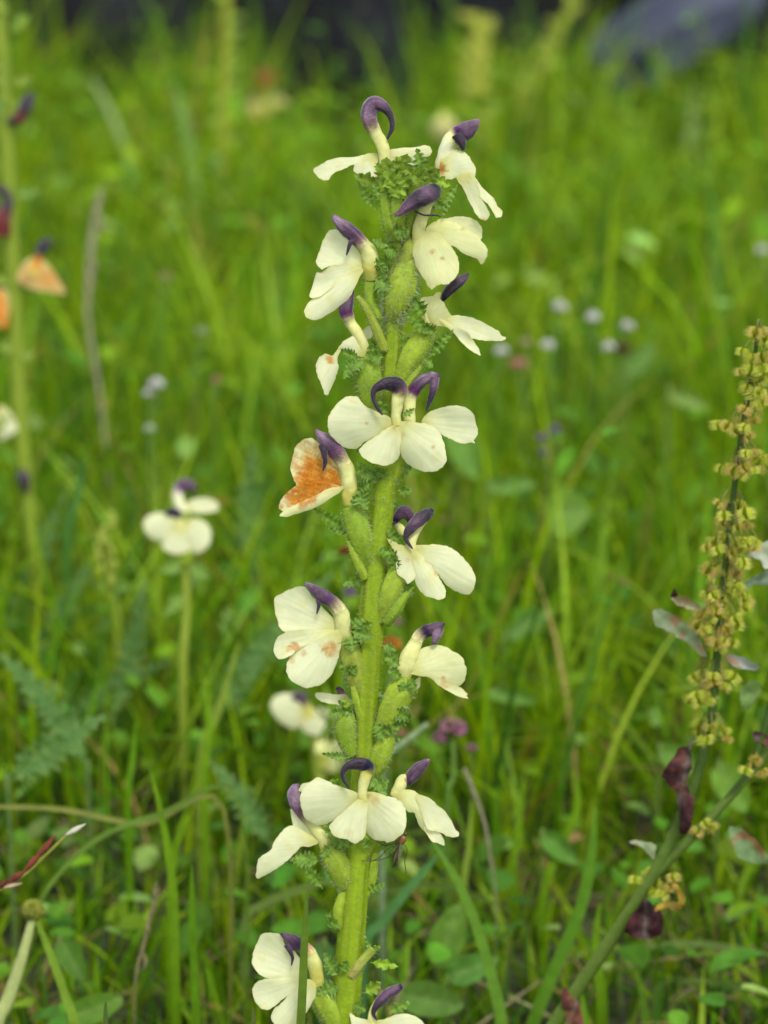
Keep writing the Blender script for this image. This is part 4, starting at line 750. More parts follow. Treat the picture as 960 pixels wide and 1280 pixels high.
clover(953, 313, 1.3, 9, WC, 'lone white clover head at the upper right edge')
clover(195, 481, 1.05, 12, WC, 'white clover head alone in the grass left of the main spike')
clover(186, 492, 1.05, 8, WC, 'tiny pale clover head touching the lone left white one')
clover(187, 536, 1.0, 8, [(.5, .6, .4), (.6, .66, .5)], 'greenish white bud below the lone left clover')
clover(207, 346, 1.2, 9, [lin(190, 160, 130), lin(150, 140, 90)], 'faded tan clover head in the upper left grass')
clover(252, 415, 1.1, 10, [lin(170, 176, 140), lin(140, 160, 100)], 'pale greenish clover head left of the main spike, above the white one')
clover(270, 476, 1.05, 8, PC, 'dull pink clover head right of the lone left white one')
clover(566, 912, .72, 22, MC, 'magenta clover head low behind the right side of the main spike')
clover(548, 924, .78, 12, MC, 'small pinkish clover head touching the left of the magenta one')
clover(590, 936, .78, 9, MC, 'tiny pinkish clover head right of the magenta one')
clover(437, 742, .80, 10, VC, 'violet blossom showing just left of the main stem')
clover(496, 778, .82, 9, MC, 'dull pink blossom just right of the main stem, above the rusty one')
clover(490, 806, .72, 15, [ORANGE, lin(150, 84, 40)], 'rusty orange withered head just right of the main stem')
clover(432, 690, .74, 11, [lin(130, 40, 30), lin(96, 30, 26)], 'dark red withered head just left of the main stem')
clover(612, 860, .9, 8, PC, 'pale pink clover head right of the wing-like low cream flower')
clover(502, 1003 - 86, .74, 9, [lin(180, 130, 110), lin(150, 120, 80)], 'faint salmon head right of the main stem')
cg = 'violet florets in the grass on the right'
clover(678, 548, .98, 9, VC, 'left violet blossom of a tight trio in the grass'); clover(694, 538, .98, 9, VC, 'upper right violet blossom of a tight trio in the grass'); clover(680, 566, .98, 8, VC, 'lowest bluish violet blossom of a tight trio in the grass')
# plantain bud
d = .60; q = thing('plantain', 'round green-yellow flower bud on a thick pale stalk at lower left', 'plant'); mp = atd(d)
bg_stem(q, [(41, 1146, 0, 5), (28, 1196, 0, 7), (10, 1250, 0, 9), (-6, 1300, 0, 10)], d, (.40, .46, .16))
m = MB()
for i in range(110):
    a = i * 2.4; e = math.asin(1 - 2 * (i + .5) / 110); dv = Vector((math.cos(a) * math.cos(e), -math.sin(e), math.sin(a) * math.cos(e))); s1 = dv.cross(Vector((.3, .8, .5))).normalized(); s2 = dv.cross(s1)
    b = Vector((41, 1138, 0)); c = random.choice([(.30, .33, .05), (.38, .38, .07), (.22, .27, .04)]); p1 = b + dv * 11.5; w = 2.6
    m.add([mp(*k) for k in [b + dv * 5, p1 + s1 * w, p1 + s2 * w, p1 - s1 * w, p1 - s2 * w, b + dv * 16]], [(0, 2, 1), (0, 3, 2), (0, 4, 3), (0, 1, 4), (1, 2, 5), (2, 3, 5), (3, 4, 5), (4, 1, 5)], [c] * 6)
m.build('bud', M_COVER, q)
# sedge spike entering from the left
d = .56; q = thing('sedge', 'reddish sedge spike with a pale tip poking in from the left edge', 'plant'); mp = atd(d)
bg_stem(q, [(92, 1036, 0, 2), (60, 1066, 0, 2.2), (30, 1094, 0, 2.2), (-6, 1116, 0, 2.4), (-60, 1160, 0, 3), (-90, 1220, 0, 3)], d, (.24, .26, .04))
SR = lin(112, 58, 44)
for (a, b, w, c) in [((82, 1044), (107, 1030), 3.6, (.50, .48, .36)), ((44, 1074), (70, 1044), 4.5, SR), ((30, 1090), (52, 1064), 4, lin(120, 60, 44)), ((8, 1104), (32, 1088), 4.5, SR), ((4, 1110), (28, 1104), 2.6, lin(180, 150, 130)), ((-8, 1114), (12, 1098), 3.5, lin(90, 46, 36)), ((34, 1082), (46, 1074), 3, (.34, .36, .08))]:
    tube([(*a, 2, 1, *c), ((a[0] + b[0]) / 2, (a[1] + b[1]) / 2, 3, w, *c), (*b, 3, .6, *c)], mp, 8, 4).build('spikelet', M_DRY, q)
# dry stalks
def stalk(rows, d, label, col, heads=0):
    q = thing('dry_stalk', label, 'plant', group='dry grass stalks'); mp = atd(d); bg_stem(q, rows, d, col, mat=M_DRY)
    for i in range(heads):
        a, b = rows[0], rows[min(3, len(rows) - 1)]; t_ = i / max(heads, 1); x = a[0] + (b[0] - a[0]) * t_ + random.uniform(-2, 2); y = a[1] + (b[1] - a[1]) * t_
        tube([(x, y + 16, 3, 1, *col), (x + random.uniform(-5, 5), y + 6, 4, 2.6, *col), (x, y - 8, 3, .6, *col)], mp, 6, 3).build('seed_husk', M_DRY, q)
    return q
GRY = lin(150, 142, 116)
stalk([(125, 240, 0, 2), (116, 280, 0, 2.4), (110, 340, 0, 2), (110, 400, 0, 2.4), (118, 450, 0, 2.4), (128, 520, 0, 2), (136, 610, 0, 1.6)], 1.12, 'wavy grey dry grass stalk standing near the left edge', GRY, 9)
stalk([(580, 960, 0, 2.4), (592, 990, 0, 3), (606, 1030, 0, 2.2), (614, 1080, 0, 1.8), (620, 1130, 0, 1)], .68, 'grey dry stalk right of the lowest front flower', lin(128, 124, 96), 0)
stalk([(198, 1110, 0, 2), (190, 1140, 0, 3), (180, 1180, 0, 2), (168, 1240, 0, 1.4)], .64, 'short greyish pink dry stalk between the round bud and the lowest left flower', lin(128, 118, 84), 3)
stalk([(115, 100, 0, 2), (132, 130, 0, 4), (150, 170, 0, 4), (166, 230, 0, 3)], 2.0, 'pale bleached stalk leaning in the upper left grass', lin(140, 165, 100), 0)
stalk([(535, 905, -10, 4), (510, 925, -10, 5), (490, 940, -10, 5), (478, 970, -10, 5)], .66, 'slanting grey-green stub close behind the right of the main stem', lin(120, 140, 96), 0)

# single grass blades that stand out (top first)
GA, GB, GC_, GD = (.10, .23, .006), (.14, .27, .008), (.06, .17, .035), (.21, .30, .04)
def blade(rows, d, label, col, z=None, group=None, wz=.3):
    mp = PM if d is None else atd(d); q = to_ground([(x, y, zz, w * (1 if d is None else .68), *col) for x, y, zz, w in rows], mp, d or FOC)
    o = ribbon(q, mp, wz).build('grass_blade', M_GRASS, None); tag(o, label, 'grass', group)
    p = mp(*q[-1][:3]); org = Vector((p.x, p.y, 0)); o.data.transform(__import__('mathutils').Matrix.Translation(-org)); o.location = org
blade([(382, 1116, 50, .4), (382.5, 1122, 50, 1.6), (382, 1150, 50, 4), (380, 1190, 50, 4.8), (378, 1240, 50, 5.4), (375, 1300, 50, 5.6), (370, 1420, 40, 6)], None, 'single sharp grass blade in front of the lowest left cream flower', (.10, .17, .02))
blade([(316, 1258, 40, .6), (317, 1268, 40, 2.4), (318, 1300, 40, 3.4), (320, 1420, 40, 4)], None, 'dark tip of a grass blade at the bottom edge left of the lowest cream flower', (.09, .12, .03))
blade([(132, 1252, 20, .6), (132, 1262, 20, 2.4), (132, 1300, 20, 3.4), (132, 1420, 20, 4)], None, 'faint dark grass tip at the bottom edge near the left corner', (.08, .13, .03))
GL = 'blurred grass blades that stand out of the meadow'
for rows, d, lab, c in [
    ([(216, 104, 0, 1), (226, 130, 0, 8), (236, 180, 0, 10), (248, 260, 0, 10)], 1.9, 'wide pale grass blade upright in the upper left', (.17, .30, .07)),
    ([(-10, 1008, 0, 4), (80, 1012, 0, 5), (180, 1030, 0, 5), (280, 1012, 10, 4), (240, 1016, 20, 2)][:4], .66, 'brownish grass blade arching flat across the left side', (.20, .22, .05)),
    ([(30, 1180, 0, 2), (60, 1110, 0, 4), (120, 1050, 0, 5), (200, 1018, 0, 5), (300, 1006, 0, 3)], .64, 'long thin grass blade curving up from the lower left behind the sedge', (.12, .21, .03)),
    ([(46, 1150, 0, 4), (62, 1190, 0, 7), (80, 1240, 0, 8), (96, 1300, 0, 9)], .61, 'grass blade slanting down right of the round bud', (.18, .30, .03)),
    ([(250, 960, 0, 1), (232, 1020, 0, 6), (216, 1080, 0, 7), (212, 1180, 0, 7)], .66, 'grass blade leaning left below the small two-flowered lousewort', GB),
    ([(188, 960, 0, 1), (204, 1030, 0, 6), (216, 1110, 0, 8), (220, 1240, 0, 8)], .64, 'upright grass blade crossing the one that leans left', GB),
    ([(240, 1080, 0, 1), (240, 1120, 0, 5), (242, 1200, 0, 7), (246, 1290, 0, 8)], .62, 'bright upright grass blade at the bottom left centre', GA),
    ([(420, 1100, 0, 2), (380, 1110, 0, 8), (330, 1130, 0, 8), (306, 1160, 0, 7)], .68, 'pale horizontal grass blade behind the lower stem', (.17, .25, .06)),
    ([(556, 1060, 0, 2), (520, 1100, 0, 8), (480, 1150, 0, 9), (455, 1190, 0, 8)], .66, 'blue-green blade rising right from behind the lower stem', (.09, .22, .07)),
    ([(540, 1050, 0, 2), (576, 1110, 0, 8), (606, 1190, 0, 10), (630, 1300, 0, 11)], .63, 'long bright green blade slanting down right of the lower stem', (.12, .25, .025)),
    ([(745, 1010, 0, 2), (738, 1080, 0, 9), (724, 1140, 0, 11), (690, 1220, 0, 12), (660, 1300, 0, 12)], .66, 'bright green curved blade left of the dock stem', (.11, .25, .02)),
    ([(716, 960, 0, 1), (722, 1010, 0, 7), (700, 1060, 0, 8), (680, 1120, 0, 8)], .72, 'bent grass blade above the bright curved one', GB),
    ([(750, 1130, 0, 2), (745, 1180, 0, 8), (752, 1260, 0, 9)], .66, 'short upright blade between the curved blade and the dock stem', GB),
    ([(960, 1192, 0, 4), (900, 1182, 0, 6), (840, 1180, 0, 6), (780, 1196, 0, 5)], .70, 'pale grass blade arching flat across the lower right corner', (.19, .28, .08)),
    ([(970, 1240, 0, 4), (920, 1232, 0, 6), (860, 1226, 0, 6), (820, 1236, 0, 5)], .68, 'second flat pale grass blade under the arching one at lower right', (.16, .25, .06)),
    ([(640, 1140, 0, 2), (560, 1108, 0, 6), (500, 1112, 0, 6), (460, 1130, 0, 6)], .70, 'dull horizontal grass blade right of the lower stem', (.12, .19, .04)),
    ([(600, 800, 0, 1), (606, 860, 0, 7), (612, 940, 0, 8), (620, 1010, 0, 8)], .78, 'thin blade upright right of the wing-like low flower', GA),
    ([(655, 960, 0, 1), (650, 1020, 0, 6), (640, 1100, 0, 7)], .74, 'thin upright blade left of the bent one', GB),
    ([(760, 620, 0, 1), (752, 700, 0, 8), (746, 780, 0, 9), (742, 860, 0, 9)], .88, 'broad upright blade in the middle of the right-hand grass', (.15, .27, .02)),
    ([(590, 1000, 0, 1), (586, 1060, 0, 5), (580, 1110, 0, 6)], .70, 'narrow yellow-green blade behind the dry stalk', GD),
    ([(350, 320, 0, 1), (344, 370, 0, 8), (350, 420, 0, 9), (362, 470, 0, 9)], 1.4, 'curved pale blade left of the upper spike', (.18, .29, .04)),
    ([(900, 250, 0, 1), (892, 320, 0, 9), (886, 390, 0, 10)], 1.6, 'wide yellow-green blade above the dock top', (.2, .3, .03)),
    ([(870, 110, 0, 1), (862, 170, 0, 9), (872, 240, 0, 9)], 2.3, 'pale blade in the upper right grass', (.22, .32, .10)),
    ([(110, 560, 0, 1), (96, 620, 0, 7), (84, 690, 0, 9)], .9, 'dull blue-green blade left of the two-flowered lousewort', GC_),
    ([(170, 900, 0, 1), (160, 840, 0, 6), (140, 940, 0, 7)][:1] + [(166, 950, 0, 6), (160, 1010, 0, 6)], .70, 'thin green blade beneath the bud spike', GA),
    ([(250, 830, 0, 1), (262, 900, 0, 6), (256, 980, 0, 7)], .72, 'slim blade right of the small lousewort stalk', GB),
    ([(300, 800, 0, 1), (276, 880, 0, 7), (250, 960, 0, 8)], .74, 'slanting yellow-green blade left of the low pale lousewort', GD),
    ([(680, 160, 0, 1), (690, 90, 0, 1), (696, 150, 0, 8)][:1] + [(672, 220, 0, 9), (670, 300, 0, 8)], 2.0, 'yellow-green blade right of the top of the main spike', (.2, .3, .02)),
    ]: blade(rows, d, lab, c, group=GL)

# ---------------------------------------------------------------- meadow: ground, grass, ground cover
bm = bmesh.new()
nx_, ny_ = 60, 80
xs = np.linspace(-1, 1, nx_); ys = np.linspace(0, 1, ny_)
grid = [[bm.verts.new((x * abs(x) * 60, -30 + 110 * 0 + (y ** 2.2) * 120, 0)) for x in xs] for y in ys]
for j in range(ny_ - 1):
    for i in range(nx_ - 1): bm.faces.new((grid[j][i], grid[j][i + 1], grid[j + 1][i + 1], grid[j + 1][i]))
me = bpy.data.meshes.new('ground'); bm.to_mesh(me); bm.free(); me.materials.append(ground_mat())
gr = bpy.data.objects.new('ground', me); COL.objects.link(gr); gr['kind'] = 'structure'

def npmesh(name, V, F4, Ccol, mat, label, cat):
    me = bpy.data.meshes.new(name); nv = len(V); nf = len(F4)
    me.vertices.add(nv); me.vertices.foreach_set('co', V.astype(np.float32).ravel())
    me.loops.add(nf * 4); me.loops.foreach_set('vertex_index', F4.astype(np.int32).ravel())
    me.polygons.add(nf); me.polygons.foreach_set('loop_start', np.arange(0, nf * 4, 4, dtype=np.int32)); me.polygons.foreach_set('loop_total', np.full(nf, 4, dtype=np.int32))
    me.update(calc_edges=True)
    ca = me.color_attributes.new('Col', 'FLOAT_COLOR', 'POINT'); ca.data.foreach_set('color', np.concatenate([Ccol, np.ones((nv, 1))], 1).astype(np.float32).ravel())
    me.polygons.foreach_set('use_smooth', np.ones(nf, dtype=bool)); me.materials.append(mat); me.update()
    o = bpy.data.objects.new(name, me); COL.objects.link(o); tag(o, label, cat, kind='stuff'); return o
def patch(xy, s, seed):
    a = np.zeros(len(xy)); r = np.random.default_rng(seed)
    for k in range(5):
        f = s * (1.6 ** k); th = r.uniform(0, 6.28); ph = r.uniform(0, 6.28, 2)
        a += (np.sin((xy[:, 0] * math.cos(th) + xy[:, 1] * math.sin(th)) * f + ph[0]) * np.sin((-xy[:, 0] * math.sin(th) + xy[:, 1] * math.cos(th)) * f * 1.13 + ph[1])) / (1.25 ** k)
    return a / 2.2
def palette(n, xy, weights, cols, dark=.4):
    w = np.array(weights)[None, :] + np.zeros((n, 1)); p = patch(xy, 7, 3); w[:, 0] *= np.clip(1 + p, .1, 3); w[:, 2] *= np.clip(1 - p, .1, 3)
    w /= w.sum(1, keepdims=True); u = rng.random((n, 1)); idx = (u > np.cumsum(w, 1)).sum(1).clip(0, len(cols) - 1)
    c = np.array(cols)[idx]; return c * rng.uniform(1 - dark, 1 + dark, (n, 1)) * rng.uniform(.92, 1.08, (n, 3))
def blades(name, xy, h, w, lean_, curve, cols, label, segs=6, mat=None):
    n = len(xy); az = rng.uniform(0, 2 * math.pi, n); tw = az + math.pi / 2 + rng.normal(0, .7, n)
    dx, dy = np.cos(az), np.sin(az); t = np.linspace(0, 1, segs + 1)[None, :]
    hor = (h * lean_)[:, None] * t + (h * curve)[:, None] * t ** 2.3
    z = h[:, None] * (t - np.minimum(.75, curve * .55)[:, None] * t ** 2.6) - .002
    X = xy[:, :1] + dx[:, None] * hor; Y = xy[:, 1:] + dy[:, None] * hor
    ww = w[:, None] * .5 * np.minimum(1, .55 + 1.6 * t) * (1 - t ** 2.2) + 1e-5
    sx = np.cos(tw)[:, None] * ww; sy = np.sin(tw)[:, None] * ww
    V = np.stack([np.stack([X - sx, Y - sy, z], -1), np.stack([X + sx, Y + sy, z], -1)], 2).reshape(-1, 3)
    base = (np.arange(n) * (segs + 1) * 2)[:, None] + (np.arange(segs) * 2)[None, :]
    F = np.stack([base, base + 1, base + 3, base + 2], -1).reshape(-1, 4)
    C = np.repeat(cols[:, None, :], segs + 1, 1); tt = t[..., None]
    C = C * (1 - .25 * (tt > .93)) + np.array([.05, .03, 0]) * np.clip(tt - .8, 0, 1)
    C = np.repeat(C.reshape(-1, 1, 3), 2, 1).reshape(-1, 3)
    return npmesh(name, V, F, np.clip(C, 0, 1), mat or M_GRASS, label, 'grass')
YGR, MGR, BGR, STR, LGR = (.215, .345, .004), (.105, .235, .004), (.055, .15, .012), (.36, .27, .08), (.28, .43, .035)
def scatter(n, x0, x1, y0, y1, fan=None):
    xy = np.stack([rng.uniform(x0, x1, n), rng.uniform(y0, y1, n)], 1)
    if fan is not None: xy[:, 0] = rng.uniform(-1, 1, n) * (fan[0] + fan[1] * xy[:, 1])
    return xy
def limit(xy, h):                                # keep what stands before the plant below the frame
    cap = CAM_H - .565 * xy[:, 1] - .015
    near = (xy[:, 1] < .72); h = np.where(near, np.minimum(h, np.maximum(cap + np.clip((xy[:, 1] - .5) * .55, 0, .2), .0)), h); return h
# near meadow
xy = scatter(25000, 0, 0, -.25, 1.25, (.30, .34)); h = rng.gamma(7, .0095, len(xy)) * (1 + .3 * patch(xy, 9, 8)); h = limit(xy, np.minimum(h, .135)); k = h > .012; xy, h = xy[k], h[k]
blades('meadow_grass', xy, h, rng.uniform(.0013, .0036, len(xy)), rng.uniform(0, .5, len(xy)), rng.gamma(2, .22, len(xy)), palette(len(xy), xy, [3, 3.8, 1.6, .45, 1], [YGR, MGR, BGR, STR, LGR]), 'dense short meadow grass around the flower spike')
xy = scatter(5500, 0, 0, .60, 1.25, (.22, .30)); h = limit(xy, np.minimum(rng.gamma(8, .0105, len(xy)), .13)); k = h > .02; xy, h = xy[k], h[k]
blades('meadow_grass', xy, h, rng.uniform(.0011, .0030, len(xy)), rng.uniform(0, .3, len(xy)), rng.gamma(2, .14, len(xy)), palette(len(xy), xy, [3.4, 3.6, 1.2, .3, 1.2], [YGR, MGR, BGR, STR, LGR]), 'fine upright grass behind the flower spike')
xy = scatter(15000, 0, 0, 1.2, 2.3, (.25, .30)); h = rng.gamma(8, .0105, len(xy)) * (1 + .3 * patch(xy, 6, 18))
blades('meadow_grass', xy, h, rng.uniform(.002, .006, len(xy)), rng.uniform(0, .5, len(xy)), rng.gamma(2, .22, len(xy)), palette(len(xy), xy, [4.2, 3, 1.0, .25, 1.6], [YGR, MGR, BGR, STR, LGR]), 'blurred yellow-green meadow grass in the middle distance')
xy = scatter(22000, 0, 0, 2.2, 4.9, (.35, .30)); h = rng.gamma(9, .0085, len(xy)) * (1 + .45 * patch(xy, 5, 28)) * np.clip(1.25 - .22 * (xy[:, 1] - 2.2), .5, 1.2); px_ = xy[:, 0] / xy[:, 1]; h = np.where((px_ > -.05) & (px_ < .16) & (xy[:, 1] > 2.4), h * .75, h); h = np.where((np.abs(px_ + .025) < .024) | (np.abs(px_ - .118) < .024), h * .55, h)
blades('meadow_grass', xy, h, rng.uniform(.003, .008, len(xy)), rng.uniform(0, .5, len(xy)), rng.gamma(2, .22, len(xy)), palette(len(xy), xy, [5, 2.6, .6, .2, 2], [YGR, MGR, BGR, STR, LGR]), 'far soft bright green grass below the rocks', segs=5)
xy = scatter(16000, 0, 0, 4.8, 12, (.6, .32)); h = rng.gamma(9, .0125, len(xy))
blades('meadow_grass', xy, h, rng.uniform(.006, .012, len(xy)), rng.uniform(0, .5, len(xy)), rng.gamma(2, .22, len(xy)), palette(len(xy), xy, [5, 3, .8, .2, 1.5], [YGR, MGR, BGR, STR, LGR]), 'farthest grass beyond the dark rocks', segs=4)
# dead straw lying low
xy = scatter(2600, 0, 0, .3, 2.0, (.22, .32)); h = limit(xy, rng.uniform(.012, .03, len(xy))); k = h > .008; xy, h = xy[k], h[k]
blades('dead_straw', xy, h, rng.uniform(.001, .0028, len(xy)), rng.uniform(1.5, 4.5, len(xy)), rng.gamma(2, .3, len(xy)), palette(len(xy), xy, [2, 2, 1], [(.30, .23, .10), (.20, .14, .07), (.40, .34, .18)]), 'dead straw lying low between the green blades')
# taller tufts in front of the rocks, thin where the rocks show
xy = scatter(5200, -1.1, 1.1, 2.35, 3.0); pxx = xy[:, 0] / xy[:, 1]
gap = ((np.abs(pxx + .025) < .024) | (np.abs(pxx - .118) < .024) | (np.abs(pxx + .115) < .016)); dn = np.clip(.55 + .8 * patch(xy, 9, 41), .05, 1) * np.where(gap, .12, np.where((pxx > -.05) & (pxx < .16), .5, 1))
xy = xy[rng.random(len(xy)) < dn]; h = rng.uniform(.08, .30, len(xy)) * (.8 + .3 * patch(xy, 8, 42))
blades('meadow_grass', xy, np.maximum(h, .03), rng.uniform(.003, .007, len(xy)), rng.uniform(0, .35, len(xy)), rng.gamma(2, .2, len(xy)), palette(len(xy), xy, [4, 3.5, 1.5, .3, 1], [YGR, MGR, BGR, STR, LGR]), 'tall grass tufts standing against the dark rocks')
# low leaves: round and oval leaflets
def leaflets(name, xy, z, r, cols, label, asp=.75):
    n = len(xy); az = rng.uniform(0, 6.28, n); ti = rng.normal(0, .4, n).clip(-.8, .8); tj = rng.normal(0, .4, n).clip(-.8, .8)
    a = np.linspace(0, 2 * math.pi, 9)[:-1]; lx = np.cos(a) * (1 + .12 * np.cos(2 * a)); ly = np.sin(a) * asp
    P0 = np.concatenate([[[0, 0]], np.stack([lx, ly], 1)]); P0[0] = (0, 0)
    x = P0[:, 0][None] * r[:, None]; y = P0[:, 1][None] * r[:, None]; zz = np.abs(P0[:, 1])[None] * r[:, None] * .35 + x * np.tan(ti)[:, None] + y * np.tan(tj)[:, None] * .6
    X = xy[:, :1] + x * np.cos(az)[:, None] - y * np.sin(az)[:, None]; Y = xy[:, 1:] + x * np.sin(az)[:, None] + y * np.cos(az)[:, None]
    V = np.stack([X, Y, np.maximum(zz + z[:, None], .003)], -1).reshape(-1, 3); b = (np.arange(n) * 9)[:, None]
    F = np.concatenate([np.stack([b[:, 0], b[:, 0] + 1 + i, b[:, 0] + 1 + (i + 1) % 8, b[:, 0] + 1 + (i + 2) % 8], -1) for i in (0, 2, 4, 6)], 0)
    C = np.repeat(cols[:, None, :], 9, 1); C[:, 0] *= 1.15
    return npmesh(name, V, F, np.clip(C.reshape(-1, 3), 0, 1), M_COVER, label, 'ground cover')
xy = scatter(8500, 0, 0, .35, 1.5, (.22, .30)); z = limit(xy, rng.gamma(4, .009, len(xy))); k = (z > .004) & (rng.random(len(xy)) < np.clip((xy[:, 1] - .35) * 1.3, .3, 1)); xy, z = xy[k], z[k]
leaflets('clover_leaves', xy, z, rng.uniform(.0025, .0055, len(xy)), palette(len(xy), xy, [1, 3, 2.4, .1, .6], [(.15, .27, .012), (.09, .22, .016), (.065, .18, .018), (.3, .22, .07), (.22, .36, .08)]), 'low round clover leaves between the grass blades', .85)
xy = scatter(9000, 0, 0, 1.5, 3.4, (.3, .30)); z = rng.gamma(5, .011, len(xy))
leaflets('clover_leaves', xy, z, rng.uniform(.005, .012, len(xy)), palette(len(xy), xy, [3, 3, 1, .1, .8], [(.19, .31, .01), (.11, .24, .012), (.075, .18, .018), (.3, .22, .07), (.24, .38, .08)]), 'low oval leaves in the blurred middle distance', .6)
# broad oval leaves that can be made out
def oval(cx, cy, d, L, w, ang, col, label, dz=0):
    mp = atd(d); a = R(ang); q = thing('broad_leaf', label, 'leaf', group='broad leaves low in the grass')
    pts = []
    for i in range(14):
        th = 2 * math.pi * i / 14; lx = L * math.cos(th); ly = w * math.sin(th) * (1 - .25 * math.cos(th)); pts.append((cx + lx * math.cos(a) - ly * math.sin(a), cy + lx * math.sin(a) + ly * math.cos(a)))
    b = (cx - L * math.cos(a), cy - L * math.sin(a))
    bg_stem(q, [(b[0] + 2 * math.cos(a), b[1] + 2 * math.sin(a), 0, 2.5), (b[0], b[1] + 12, 0, 2.5)], d, (.14, .22, .04), 'leaf_stalk')
    sheet(pts, mp, lambda x, y, u, v, e: dz * u + 9 * abs(v) + 3 * noise.noise(Vector((x * .05, y * .05, cx))), lambda x, y, u, v, e: mix(col, mix(col, (.3, .42, .15), .35), math.exp(-abs(v) * 8)), b, 5, 2).build('leaf_blade', M_COVER, q)
for a_ in [(560, 1170, .68, 42, 22, -70, (.12, .24, .03), 'oval bright leaf standing low right of the main stem'), (590, 1210, .67, 34, 18, -20, (.10, .24, .04), 'flat green leaf beside the upright oval one'), (540, 1250, .66, 40, 22, 10, (.12, .24, .04), 'pale green leaf at the bottom edge right of the lowest flower'),
           (580, 560, .98, 40, 20, 70, (.13, .27, .04), 'pale green leaf to the right of the front pair of flowers'), (640, 606, .96, 30, 11, -5, (.13, .26, .05), 'pale grey-green leaf below the front pair of flowers'), (710, 640, .94, 26, 30, 0, (.14, .26, .04), 'rounded leaf in the right-hand grass'),
           (640, 870, .80, 34, 10, 12, (.12, .25, .04), 'pale flat leaf right of the wing-like low flower'), (660, 780, .84, 34, 12, -30, (.13, .26, .06), 'slanting green leaf in the right-hand grass'), (800, 450, 1.12, 26, 14, -50, (.13, .25, .05), 'grey-green leaf right of the brown seed head'), (860, 500, 1.06, 26, 10, 20, (.18, .28, .06), 'pale leaf left of the dock plant'),
           (400, 1210, .66, 34, 16, 100, (.08, .2, .05), 'dark green leaf behind the lowest left flower'), (700, 1060, .72, 30, 14, 40, (.10, .24, .03), 'green leaf behind the curved bright blade'), (850, 950, .76, 30, 16, 30, (.12, .24, .03), 'broad leaf behind the maroon withered leaf'), (915, 985, .74, 34, 20, 60, (.14, .27, .03), 'bright leaf behind the dock side branch'), (90, 1200, .66, 30, 16, 60, (.10, .22, .03), 'leaf low between the round bud and dry stalk'), (120, 1260, .63, 36, 18, -20, (.12, .24, .03), 'bright leaf at the bottom edge in the left corner')]: oval(*a_)
# feathery lousewort leaves at left
for i, (b, t, w, d_, lab) in enumerate([((20, 900), (90, 680), 22, .88, 'feathery blue-green leaf reaching up at the far left'), ((60, 920), (190, 800), 20, .84, 'feathery leaf under the bud spike'), ((0, 850), (60, 610), 20, .95, 'tall feathery leaf by the withering lousewort'), ((260, 900), (360, 770), 28, .80, 'feathery leaf between the two small louseworts'), ((300, 860), (390, 700), 24, .86, 'feathery leaf left of the main spike, behind the spotted flower'),
                                     ((110, 960), (30, 800), 26, .74, 'feathery leaf bending left at the left edge'), ((140, 900), (200, 730), 22, .82, 'narrow feathery leaf left of the small lousewort'), ((320, 720), (290, 560), 22, .95, 'far feathery leaf left of the stained flower'), ((10, 980), (120, 880), 28, .70, 'low feathery leaf above the arching brownish blade'), ((340, 1060), (280, 940), 22, .72, 'feathery leaf left of the lowest side flower')]):
    mp = atd(d_); q = thing('feathery_leaf', lab, 'leaf', group='feathery lousewort leaves')
    bg_stem(q, [(b[0], b[1] - 4, 0, 3), (b[0], b[1] + 12, 0, 3)], d_, (.12, .2, .05), 'leaf_stalk')
    bract(q, b, t, w, 0, -40, (.075, .175, .035), mp, lobes=10, crink=2, bend=random.uniform(-.2, .2), name='leaf_blade', step=4, stalk=.05, cut=.12)

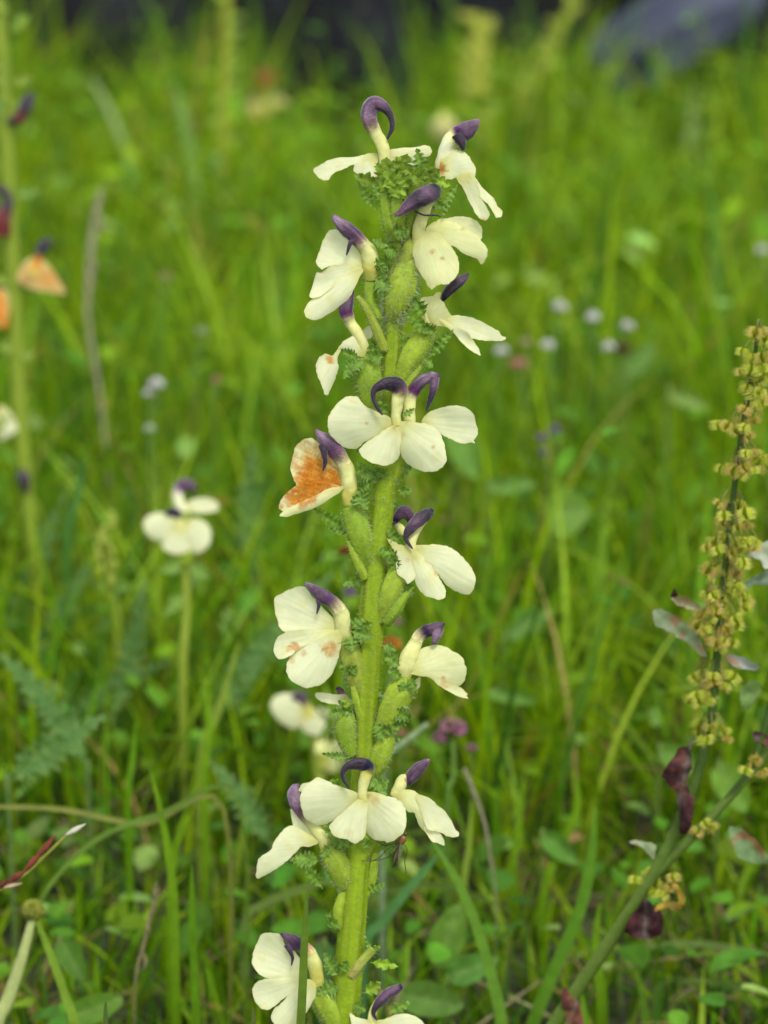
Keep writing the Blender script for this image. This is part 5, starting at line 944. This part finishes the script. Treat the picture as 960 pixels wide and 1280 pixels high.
# ---------------------------------------------------------------- dark rocks behind the meadow
def rock(x, y, d, sx, sy, sz, seed, mat, label, rot=0):
    bm = bmesh.new(); bmesh.ops.create_icosphere(bm, subdivisions=4, radius=1)
    for v in bm.verts:
        p = v.co.copy(); n1 = noise.fractal(p * 1.1 + Vector((seed, 0, 0)), 1.0, 2.0, 5)
        c = noise.cell(p * 1.3 + Vector((seed * 3, 1, 0)))
        p = Vector([math.copysign(abs(a) ** .62, a) for a in p]); q = p * (.92 + .26 * n1 + .08 * c); q.z = q.z if q.z < .75 else .75 + (q.z - .75) * .35; v.co = Vector((q.x * sx, q.y * sy, q.z * sz))
    me = bpy.data.meshes.new('rock'); bm.to_mesh(me); bm.free(); me.materials.append(mat); me.polygons.foreach_set('use_smooth', [True] * len(me.polygons))
    o = bpy.data.objects.new('rock', me); COL.objects.link(o); p = PD(x, y, d); o.location = (p.x, p.y, sz * .45); o.rotation_euler = (0, 0, rot); tag(o, label, 'rock', 'dark rocks behind the meadow')
RM1 = rock_mat('dark_slate', (.004, .0045, .006), (.016, .017, .022)); RM2 = rock_mat('blue_grey_slate', (.03, .035, .055), (.08, .09, .13)); RM3 = rock_mat('pale_stone', (.16, .17, .2), (.3, .32, .36))
rock(140, 20, 3.2, .12, .16, .22, 1, RM1, 'black rock at the top left corner, left of the upright stalk')
rock(408, 60, 2.8, .075, .12, .18, 2, RM1, 'dark rock above and left of the top purple hood', .3)
rock(300, 0, 3.7, .16, .16, .24, 9, RM1, 'dark rock farther back between the two left ones')
rock(525, 10, 3.6, .17, .16, .24, 3, RM1, 'dark rock behind the distant yellow-green spike')
rock(700, 0, 3.6, .17, .16, .24, 4, RM1, 'dark rock crossed by the leaning stalk')
rock(838, 10, 3.0, .13, .07, .042, 5, RM2, 'blue-grey smooth slab tilted at the upper right', .3); SC.objects['rock.005'].rotation_euler = (.25, -.62, .2); SC.objects['rock.005'].location.z = .118
rock(900, 10, 3.4, .14, .16, .22, 6, RM1, 'dark rock in the top right corner')
rock(510, 135, 2.6, .028, .024, .04, 8, RM3, 'small pale grey stone just right of the top purple hood')
rock(1120, 0, 3.7, .2, .16, .24, 11, RM1, 'dark rock just past the right edge'); rock(-40, 0, 3.6, .16, .16, .24, 12, RM1, 'dark rock just past the left edge')
